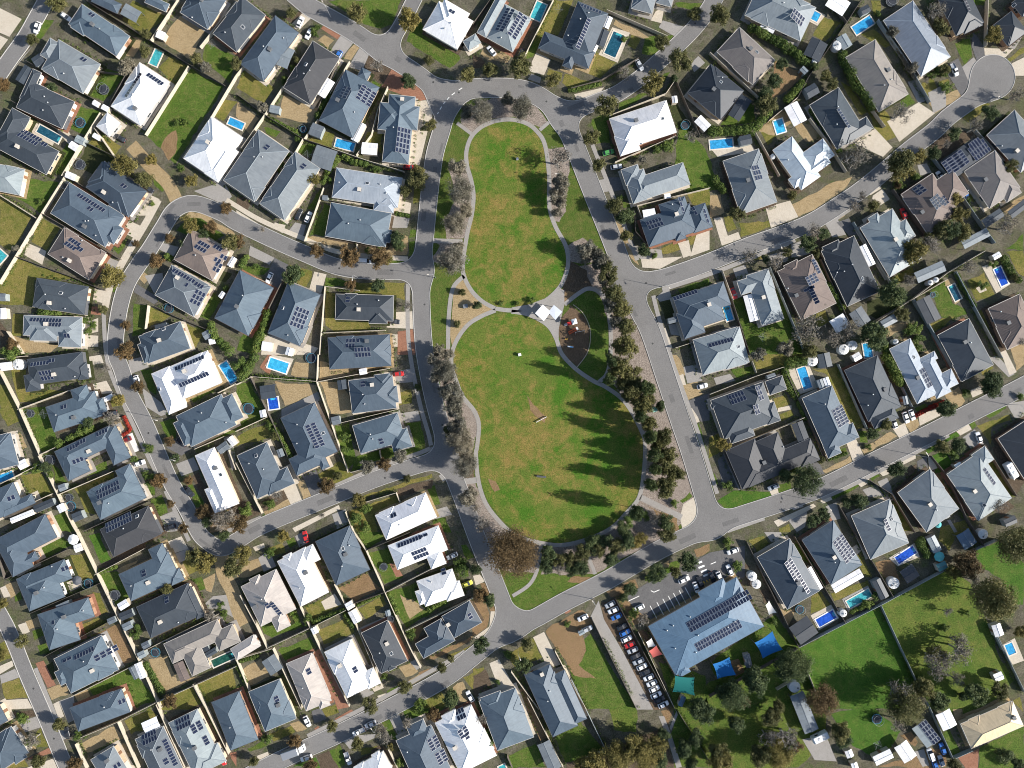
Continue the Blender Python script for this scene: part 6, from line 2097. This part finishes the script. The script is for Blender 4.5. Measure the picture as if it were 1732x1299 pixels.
for t,s,ox,oy,k in REC:
    if t!='C': continue
    kd,rest=s.split(' ',1); x,y,a=[float(v) for v in rest.split(',')]; px,py=ox+x*k,oy+y*k; p=P(px,py,.8)
    rng=random.Random(int(px*13+py)); rz=-R(a)+(math.pi if rng.random()<.5 else 0)
    if kd in 'VT':
        root=empty('caravan' if kd=='V' else 'truck',(p.x,p.y,.07),rz); trailer_like(kd,root)
        thing(root,'white caravan with roof hatches' if kd=='V' else 'silver box truck parked at the kerb','caravan' if kd=='V' else 'truck',px,py); continue
    ty,col=('ute','w') if kd=='u' else ('van','w') if kd=='v' else ('car',kd)
    root=empty({'ute':'utility_truck','van':'van','car':'car'}[ty],(p.x,p.y,.075),rz)
    parts,ex=car_parts(ty,col)
    for nm,me in parts: obj(nm,me,root)
    for wx in (-1.35,1.38):
        for wy in (-.8,.8): w=obj('wheel',ME_wheel,root); w.location=(wx,wy,.33)
    for wy in (-.55,.55):
        h=obj('headlight',ME_head,root); h.location=(ex-.1,wy,.64); h=obj('tail_light',ME_tail,root); h.location=(-ex+.06 if ty!='ute' else -2.52,wy*1.1,.74)
        h=obj('mirror',ME_mirror,root); h.location=(.75,wy*1.78,1.0)
    sc=rng.uniform(.83,.91); root.scale=(sc,.88,rng.uniform(.86,.95))
    thing(root,{'ute':CN[col]+' tray-back utility truck','van':CN[col]+' van','car':CN[col]+' car'}[ty],{'ute':'utility truck','van':'van','car':'car'}[ty],px,py,'parked vehicles')

# ---------------------------------------------------------------- trampolines, tanks, umbrellas, sails
def ring(mb,r0,r1,z0,z1,n=20,m=0):
    for i in range(n):
        a,b=2*math.pi*i/n,2*math.pi*(i+1)/n
        A=[(r*math.cos(a),r*math.sin(a),z) for r,z in ((r0,z0),(r0,z1),(r1,z1),(r1,z0))]; B=[(r*math.cos(b),r*math.sin(b),z) for r,z in ((r0,z0),(r0,z1),(r1,z1),(r1,z0))]
        for k_ in range(4): l=(k_+1)%4; mb.face([A[k_],B[k_],B[l],A[l]],m)
M_mat=flat('trampoline_mat',(.03,.035,.045),.8); M_pad=flat('trampoline_pad',(.03,.14,.20),.6); M_padk=flat('trampoline_pad_dark',(.09,.10,.10),.7)
mb=MB(); ring(mb,.86,1.0,.36,.42); ME_pad=[mb.mesh('safety_pad',[m]) for m in (M_pad,M_padk)]
mb=MB(); mb.face([(.87*math.cos(2*math.pi*i/20),.87*math.sin(2*math.pi*i/20),.39) for i in range(20)]); ME_tmat=mb.mesh('jumping_mat',[M_mat])
mb=MB()
for i in range(6):
    a=2*math.pi*i/6; mb.tube((.98*math.cos(a),.98*math.sin(a),0),(.98*math.cos(a),.98*math.sin(a),1.25),.018,.018,5)
ring(mb,.97,1.0,1.22,1.25,20); ME_tframe=mb.mesh('frame',[M_metal])
for t,s,ox,oy,k in REC:
    if t=='O':
        x,y,r=[float(v) for v in s.split(',')]; px,py=ox+x*k,oy+y*k; p=P(px,py,.6); i=int(px+py)%2
        root=empty('trampoline',(p.x,p.y,.06)); r=r*k*MPP; root.scale=(r,r,1.6)
        obj('safety_pad',ME_pad[i],root); obj('jumping_mat',ME_tmat,root); obj('frame',ME_tframe,root)
        thing(root,'round trampoline with '+('dark' if i else 'blue')+' pad','trampoline',px,py,'backyard trampolines')
def tank():
    mb=MB(); n=24; prof=[(1.0,0),(1.0,.92),(.97,1.0),(.12,1.18),(.12,1.24),(0.01,1.24)]
    for i in range(n):
        a,b=2*math.pi*i/n,2*math.pi*(i+1)/n; k1=1+(.025 if i%2 else -.0); k2=1+(.025 if (i+1)%2 else 0)
        for (r0,z0),(r1,z1) in zip(prof,prof[1:]): mb.face([(r0*math.cos(a),r0*math.sin(a),z0*k1 if z0>.95 else z0),(r0*math.cos(b),r0*math.sin(b),z0*k2 if z0>.95 else z0),(r1*math.cos(b),r1*math.sin(b),z1*k2),(r1*math.cos(a),r1*math.sin(a),z1*k1)])
    return mb
M_tank=flat('tank_zinc',(.60,.60,.58),.5,.3,0,.1,2); tk=tank(); ME_tank=tk.mesh('tank_shell',[M_tank])
mb=MB(); mb.cyl(.5,0,.16,1.05,1.16,12); ME_hatch=mb.mesh('hatch',[M_gutd])
for t,s,ox,oy,k in REC:
    if t=='W':
        x,y,r=[float(v) for v in s.split(',')]; px,py=ox+x*k,oy+y*k; p=P(px,py,2.0); r=r*k*MPP
        root=empty('water_tank',(p.x,p.y,0),px); root.scale=(r,r,2.0); obj('tank_shell',ME_tank,root); obj('hatch',ME_hatch,root)
        thing(root,'pale round rainwater tank','water tank',px,py,'rainwater tanks')
    elif t=='U':
        kd,rest=s.split(' ',1); x,y,r=[float(v) for v in rest.split(',')]; px,py=ox+x*k,oy+y*k; p=P(px,py,2.2); r=r*k*MPP
        root=empty('garden_umbrella',(p.x,p.y,.05)); mb=MB(); n=8
        for i in range(n):
            a,b=2*math.pi*i/n,2*math.pi*(i+1)/n; mb.face([(r*math.cos(a),r*math.sin(a),2.1),(r*math.cos(b),r*math.sin(b),2.1),(0,0,2.75)]); mb.face([(r*math.cos(a),r*math.sin(a),1.95),(r*math.cos(b),r*math.sin(b),1.95),(r*math.cos(b),r*math.sin(b),2.1),(r*math.cos(a),r*math.sin(a),2.1)])
        cm_={'w':M_white,'d':M_gutd,'t':flat('umbrella_teal',(.10,.38,.38),.8)}[kd] if kd!='t' or 'umbrella_teal' not in MATS else MATS['umbrella_teal']
        obj('canopy',mb.mesh('canopy',[cm_]),root); mb=MB(); mb.cyl(0,0,.03,0,2.8,8); mb.cyl(0,0,.3,0,.08,12); obj('pole',mb.mesh('pole',[M_metal]),root)
        thing(root,{'w':'white','d':'dark','t':'teal'}[kd]+' garden umbrella','umbrella',px,py)
    elif t=='S':
        kd,rest=s.split(' ',1); q=pts_of(rest,ox,oy,k); px=sum(p[0] for p in q)/4; py=sum(p[1] for p in q)/4
        pts=[P(*p,3.2) for p in q]; c=(pts[0]+pts[1]+pts[2]+pts[3])/4; root=empty('shade_sail',(c.x,c.y,0))
        zs=[3.9,2.7,3.9,2.7]; mb=MB(); n=10
        def sp(u,v):
            a=pts[0].lerp(pts[1],u); b=pts[3].lerp(pts[2],u); p=a.lerp(b,v); z=(zs[0]*(1-u)+zs[1]*u)*(1-v)+(zs[3]*(1-u)+zs[2]*u)*v
            inw=.10*(4*u*(1-u)*(1-2*v)**2+4*v*(1-v)*(1-2*u)**2)*.9; p=p.lerp(c,inw); return (p.x-c.x,p.y-c.y,z)
        for i in range(n):
            for j in range(n): mb.face([sp(i/n,j/n),sp((i+1)/n,j/n),sp((i+1)/n,(j+1)/n),sp(i/n,(j+1)/n)])
        cols={'b':(.02,.13,.34),'t':(.015,.125,.115),'r':(.42,.10,.085),'w':(.60,.585,.55)}
        mt=MATS.get('sail_'+kd) or flat('sail_'+kd,cols[kd],.8,.1)
        obj('canopy',mb.mesh('canopy',[mt],smooth=True),root)
        for p,z in zip(pts,zs): o=obj('post',ME_post,root); o.location=(p.x-c.x,p.y-c.y,0); o.scale=(1.1,1.1,z)
        thing(root,{'b':'bright blue','t':'dark teal','r':'coral red','w':'white'}[kd]+' shade sail','shade sail',px,py,'shade sails of the community building')

# ---------------------------------------------------------------- park furniture
def T7(x,y): return (860+x*220/1732,500+y*220/1732)
def square_shelter(cs,mat,label):
    pts=[P(*T7(*c),3.2) for c in cs]; c=sum(pts,Vector((0,0)))/4; root=empty('park_shelter',(c.x,c.y,.06))
    mb=MB(); hi=Vector((0,0,3.28)); q=[Vector((p.x-c.x,p.y-c.y,3.2)) for p in pts]
    for i in range(4):
        j=(i+1)%4; mb.face([q[j],q[i],hi]); a,b=q[i]-Vector((0,0,.18)),q[j]-Vector((0,0,.18)); mb.face([q[i],q[j],b,a])
    mb.face([v-Vector((0,0,.18)) for v in q]); obj('roof',mb.mesh('roof',[mat]),root)
    for v in q: o=obj('post',ME_post,root); o.location=(v.x*.88,v.y*.88,0); o.scale=(1.4,1.4,3.05)
    mb=MB(); mb.box(-.9,.9,-.4,.4,.70,.76); mb.box(-.06,.06,-.3,.3,0,.7); mb.box(-.9,.9,-.85,-.55,.4,.45); mb.box(-.9,.9,.55,.85,.4,.45); mb.box(-.5,-.4,-.8,.8,.1,.4); mb.box(.4,.5,-.8,.8,.1,.4)
    thing(root,'','shelter',*T7(*cs[0]),None,label)
    t=obj('picnic_table',mb.mesh('picnic_table',[M_metal])); t.location=(c.x,c.y,.06); t.rotation_euler=(0,0,.7); thing(t,'','picnic table',*T7(*cs[0]),None,'metal picnic table under the '+('larger white' if 'larger' in label else 'pale grey')+' park shelter')
square_shelter([(455,120),(565,215),(470,340),(355,235)],flat('shelter_white',(.80,.80,.79),.5),'larger white square picnic shelter beside the playground')
square_shelter([(605,125),(715,215),(625,325),(530,220)],flat('shelter_pale',(.55,.58,.62),.5),'pale grey square shelter touching the white shelter by playground')
M_red=flat('play_red',(.45,.03,.03),.45); M_or=flat('play_orange',(.60,.13,.04),.45); M_blue=flat('play_blue',(.15,.35,.55),.45); M_sand=flat('playground_edge',(.45,.38,.28),.8)
def at7(x,y,h): p=P(*T7(x,y),h); return (p.x,p.y,.05)
root=empty('play_tower',at7(840,360,1.5),.3)
mb=MB(); mb.box(.05,1.5,-.6,.6,1.2,1.3); obj('deck',mb.mesh('deck',[M_red]),root)
mb=MB(); mb.face([(-.1,-.9,2.9),(1.7,-.9,2.9),(.8,0,3.5)]); mb.face([(1.7,-.9,2.9),(1.7,.9,2.9),(.8,0,3.5)]); mb.face([(1.7,.9,2.9),(-.1,.9,2.9),(.8,0,3.5)]); mb.face([(-.1,.9,2.9),(-.1,-.9,2.9),(.8,0,3.5)]); obj('roof',mb.mesh('roof',[M_white]),root)
for x in (.1,1.5):
    for y in (-.6,.6): o=obj('post',ME_post,root); o.location=(x,y,0); o.scale=(1,1,2.95)
mb=MB(); mb.box(-1.4,.05,-.5,.5,1.0,1.08); mb.box(-1.4,.05,-.55,-.5,1.08,1.6); mb.box(-1.4,.05,.5,.55,1.08,1.6); obj('bridge',mb.mesh('bridge',[M_red]),root)
mb=MB()
for i in range(5): mb.box(-1.6-.22*i,-1.4-.22*i,-.4,.4,.9-.2*i,.95-.2*i)
obj('stair',mb.mesh('stair',[M_metal]),root)
thing(root,'','play tower',*T7(840,360),None,'red play tower with a white roof in the playground')
root=empty('slide',at7(855,475,.7),.5)
for y in (-.45,.2):
    mb=MB(); n=8
    for i in range(n):
        x0,x1=-1.4+2.8*i/n,-1.4+2.8*(i+1)/n; z0=.25+1.3*(i/n)**1.3; z1=.25+1.3*((i+1)/n)**1.3
        mb.face([(x0,y,z0),(x1,y,z1),(x1,y+.4,z1),(x0,y+.4,z0)]); mb.face([(x0,y,z0),(x1,y,z1),(x1,y,z1+.18),(x0,y,z0+.18)]); mb.face([(x0,y+.4,z0),(x1,y+.4,z1),(x1,y+.4,z1+.18),(x0,y+.4,z0+.18)])
    obj('chute',mb.mesh('chute',[M_or]),root)
mb=MB(); mb.box(1.35,2.0,-.5,.65,1.5,1.56); obj('platform',mb.mesh('platform',[M_white]),root)
for x in (1.4,1.95):
    for y in (-.45,.6): o=obj('post',ME_post,root); o.location=(x,y,0); o.scale=(1,1,2.1)
thing(root,'','slide',*T7(855,475),None,'double orange slide below the red play tower')
root=empty('spring_rider',at7(770,578,.5)); mb=MB(); mb.tube((0,0,0),(0,0,.4),.12,.1,8); obj('spring',mb.mesh('spring',[M_metal]),root); mb=MB(); mb.box(-.4,.4,-.15,.15,.4,.65); mb.box(.25,.4,-.13,.13,.65,.95); obj('seat',mb.mesh('seat',[flat('play_yellow',(.65,.35,.03),.5)]),root)
thing(root,'','spring rider',*T7(770,578),None,'small yellow spring rider alone on the playground soil')
root=empty('see_saw',at7(825,682,.6),-.15); mb=MB(); mb.box(-1.0,1.0,-.22,.22,.55,.68); obj('board',mb.mesh('board',[M_blue]),root); mb=MB(); mb.box(-.12,.12,-.3,.3,0,.55); obj('pivot',mb.mesh('pivot',[M_metal]),root); mb=MB(); mb.box(-.95,-.2,-.2,.2,.682,.70); obj('seat',mb.mesh('seat',[M_white]),root)
thing(root,'','see-saw',*T7(825,682),None,'blue and white see-saw in the lower half of the playground')
root=empty('swing_set',at7(950,480,1.4),.2); mb=MB(); 
for x in (-1.6,1.6): mb.tube((x,-.8,0),(x,0,2.3),.05,.05,6); mb.tube((x,.8,0),(x,0,2.3),.05,.05,6)
mb.tube((-1.6,0,2.3),(1.6,0,2.3),.06,.06,6); obj('frame',mb.mesh('frame',[M_metal]),root)
for x in (-.7,.7):
    mb=MB(); mb.box(x-.25,x+.25,-.12,.12,.5,.55); mb.tube((x-.22,0,.55),(x-.22,0,2.3),.015,.015,4); mb.tube((x+.22,0,.55),(x+.22,0,2.3),.015,.015,4); obj('swing_seat',mb.mesh('swing_seat',[M_black]),root)
thing(root,'','swing set',*T7(950,480),None,'grey swing set with two seats on the playground soil')
eb=MB(); e=[P(*T7(x,y)) for x,y in smooth_line([(860,120),(990,230),(1080,420),(1090,600),(1040,780),(910,955)],6)]
for a,b in zip(e,e[1:]): eb.obox((a+b)/2,(b-a).normalized(),(b-a).length/2+.05,.12,0,.2,0,True,False)
o=obj('playground_edging',eb.mesh('playground_edging',[M_sand])); thing(o,'','edging',*T7(1085,500),None,'pale curved edging along the right of the playground')
def bench(px,py,rz,mat,L,desc,label):
    p=P(px,py); root=empty('park_bench',(p.x,p.y,.05),rz)
    for i in range(3): mb=MB(); mb.box(-L/2,L/2,-.28+.2*i,-.12+.2*i,.44,.49); obj('seat_slat',mb.mesh('seat_slat',[mat]),root)
    mb=MB(); mb.box(-L/2,L/2,.32,.36,.6,.9); obj('backrest',mb.mesh('backrest',[mat]),root)
    for x in (-L/2+.3,L/2-.3): mb=MB(); mb.box(x-.04,x+.04,-.28,.34,0,.44); mb.box(x-.04,x+.04,.3,.34,.44,.9); obj('leg',mb.mesh('leg',[M_gutd]),root)
    thing(root,'','bench',px,py,None,label)
bench(915.5,806,-.1,M_gutd,3.2,'','dark bench standing alone on the lower park lawn')
bench(1034,598,1.57,M_metal,2.0,'','grey bench on the path right of the playground')
p=P(915.5,709.5); root=empty('cricket_screen',(p.x,p.y,.05),R(28)); mb=MB(); mb.box(-2.0,2.0,-.07,.07,.35,.6); obj('rail',mb.mesh('rail',[M_white]),root)
for x in (-1.9,0,1.9): mb=MB(); mb.box(x-.06,x+.06,-.1,.1,0,.35); obj('leg',mb.mesh('leg',[M_white]),root)
thing(root,'','rail',915,709,None,'long white timber rail at the soil patch on the park lawn')
def kiosk(px,py,sx,sy,sz,mat,name,cat,label):
    p=P(px,py,sz/2); root=empty(name,(p.x,p.y,.05),.25); mb=MB(); mb.box(-sx/2,sx/2,-sy/2,sy/2,0,sz); obj('cabinet',mb.mesh('cabinet',[mat]),root)
    mb=MB(); mb.box(-sx/2-.05,sx/2+.05,-sy/2-.05,sy/2+.05,sz,sz+.08); obj('lid',mb.mesh('lid',[mat]),root)
    mb=MB(); mb.box(-sx*.4,sx*.4,sy/2,sy/2+.03,.15,sz-.1); obj('door',mb.mesh('door',[mat]),root); thing(root,'',cat,px,py,None,label)
kiosk(1106.5,692.5,1.7,1.5,1.4,flat('kiosk_green',(.22,.46,.38),.6),'electrical_kiosk','utility box','pale green utility box among trees east of the park path')
kiosk(879,600,.9,.8,.9,M_white,'irrigation_box','utility box','small white box in the middle of the lower lawn')
kiosk(787.5,518,1.5,1.2,.9,flat('kiosk_grey',(.2,.21,.22),.6),'barbecue','barbecue','dark grey barbecue box on the tan soil west of path')
kiosk(875,269,.7,.7,.6,M_metal,'irrigation_box','utility box','small grey box in the shade on the upper oval')
# ---------------------------------------------------------------- rotary clotheslines
mb=MB(); mb.tube((0,0,0),(0,0,1.9),.035,.035,6); ME_cpole=mb.mesh('pole',[M_metal])
mb=MB()
for i in range(4):
    a=math.pi/2*i; mb.tube((0,0,1.85),(1.7*math.cos(a),1.7*math.sin(a),2.05),.025,.02,4)
    for f in (.45,.7,.98): mb.tube((1.7*f*math.cos(a),1.7*f*math.sin(a),1.87+.17*f),(1.7*f*math.cos(a+math.pi/2),1.7*f*math.sin(a+math.pi/2),1.87+.17*f),.01,.01,3)
ME_carm=mb.mesh('line_arms',[M_metal])
for px,py in [(1291,570),(944,16),(358,75),(488,60),(520,262),(1484,1260),(74,700)]:
    p=P(px,py,1.9); root=empty('clothesline',(p.x,p.y,.04),px); obj('pole',ME_cpole,root); obj('line_arms',ME_carm,root)
    thing(root,'rotary clothesline on a lawn','clothesline',px,py,'rotary clotheslines')
# ---------------------------------------------------------------- street lamps
def lamp_meshes():
    a=MB(); a.tube((0,0,0),(0,0,6.8),.09,.05,8); a.tube((0,0,0),(0,0,.5),.14,.14,8)
    b=MB(); b.tube((0,0,6.75),(-.5,0,7.1),.045,.04,6); b.tube((-.5,0,7.1),(-1.5,0,7.2),.04,.035,6)
    c=MB(); c.box(-2.1,-1.4,-.14,.14,7.14,7.26); return a.mesh('pole',[M_metal]),b.mesh('arm',[M_metal]),c.mesh('lamp_head',[M_beige])
LMESH=lamp_meshes()
for px,py,a in [(1119,485,2.2),(1550,770,-1.0),(1385,848,2.0),(876,1093,2.0),(1003,1013,-1),(1671,174,0.6),(275,708,3.0),(304,774,3.0),(1702,684,2),(605,470,1.5),(947,305,0),(737,470,0),(640,1222,-1.0),(1305,418,1.9),(560,30,-1)]:
    p=P(px,py); root=empty('street_lamp',(p.x,p.y,.05),a)
    for nm,me in zip(('pole','arm','lamp_head'),LMESH): obj(nm,me,root)
    thing(root,'tall grey street lamp','street lamp',px,py,'street lamps along the roads')

# ---------------------------------------------------------------- labels: look first, then place, then order
def inpoly(x,y,pl):
    c=False; j=len(pl)-1
    for i in range(len(pl)):
        if (pl[i][1]>y)!=(pl[j][1]>y) and x<(pl[j][0]-pl[i][0])*(y-pl[i][1])/(pl[j][1]-pl[i][1])+pl[i][0]: c=not c
        j=i
    return c
def side(pts,x):
    for a,b in zip(pts,pts[1:]):
        lo,hi=sorted((a[0],b[0]))
        if lo<=x<=hi: return a[1]+(b[1]-a[1])*(x-a[0])/(b[0]-a[0]+1e-9)
    return pts[-1][1] if abs(x-pts[-1][0])<abs(x-pts[0][0]) else pts[0][1]
PARK=[(752,200),(800,160),(870,150),(940,185),(974,251),(1012,348),(1062,480),(1100,561),(1150,710),(1203,890),(1029,980),(862,1055),(808,913),(760,783),(725,635),(713,520),(726,330)]
CRES=[(713,458),(573,452),(458,404),(374,360),(328,344),(277,383),(215,480),(196,580),(219,665),(270,773),(316,861),(374,927),(550,845),(750,775),(725,635)]
def zone(x,y):
    if inpoly(x,y,PARK):
        if y<232: return 'at the north end of the park'
        if y>865: return 'at the south end of the park'
        return 'along the west side of the park' if x<840 else 'along the east side of the park'
    if inpoly(x,y,CRES): return 'inside the western crescent, '+('upper part' if y<650 else 'lower part')
    r3=[(985,182),(1045,158),(1112,106),(1179,42),(1240,-60)]; r4=[(1055,480),(1135,466),(1269,415),(1431,339),(1536,255),(1648,165),(1740,90)]
    r5=[(862,1062),(1029,980),(1202,890),(1395,822),(1581,729),(1740,650)]; r6=[(350,1350),(562,1246),(749,1149),(865,1058)]; r0=[(440,-60),(538,20),(642,85),(752,165)]
    if x>960 and x<1240 and y<side(r3,x) or (640<x<=985 and y<170 and y<side(r0,x)+0 or 752<x<=985 and y<170): return 'north of the park'
    if x>1000 and y<side(r4,x): return 'in the upper right block'
    if x>1050 and y<side(r5,x): return 'in the middle right block, '+('upper part' if y<560 else 'lower part')
    if x>870 and y>=side(r5,x):
        if x<1105 and y<1260: return 'around the vacant lot south of the park'
        if x<1330: return 'around the blue-roofed community building'
        return 'below the lower right road' if y<1010 else 'in the lower right corner'
    if y<460 and x<735:
        if x<250: return 'in the top left corner' if y<300 else 'west of the crescent, upper part'
        return 'in the upper left block'
    if y>side(r6,x) and x>330: return 'south of the bottom road'
    if x>395 and y>780: return 'south-west of the park'
    if y>930: return 'in the lower left corner'
    return 'west of the crescent, '+('upper part' if y<640 else 'lower part')
ORD=['first','second','third','fourth','fifth','sixth','seventh','eighth','ninth','tenth','eleventh','twelfth','thirteenth','fourteenth','fifteenth','sixteenth','seventeenth','eighteenth','nineteenth','twentieth']
grp={}
for t in THINGS:
    o,d,cat,x,y,g,fx=t; o['category']=cat
    if g: o['group']=g
    if fx: o['label']=fx
    else: grp.setdefault((d,zone(x,y)),[]).append(t)
for (d,z),L in grp.items():
    L.sort(key=lambda t:t[3]); n=len(L)
    for i,t in enumerate(L):
        if n==1: s=d+' '+z
        elif i==n-1: s='rightmost '+d+' '+z
        elif i==0: s='leftmost '+d+' '+z
        elif i<20: s=d+' '+z+', '+ORD[i]+' from left'
        else: s=d+' '+z+', number '+str(i+1)+' from left'
        w=s.split()
        if len(w)>16: s=' '.join(w).replace('the ','',1)
        t[0]['label']=s
print('THINGS',len(THINGS),'OBJECTS',len(bpy.data.objects))
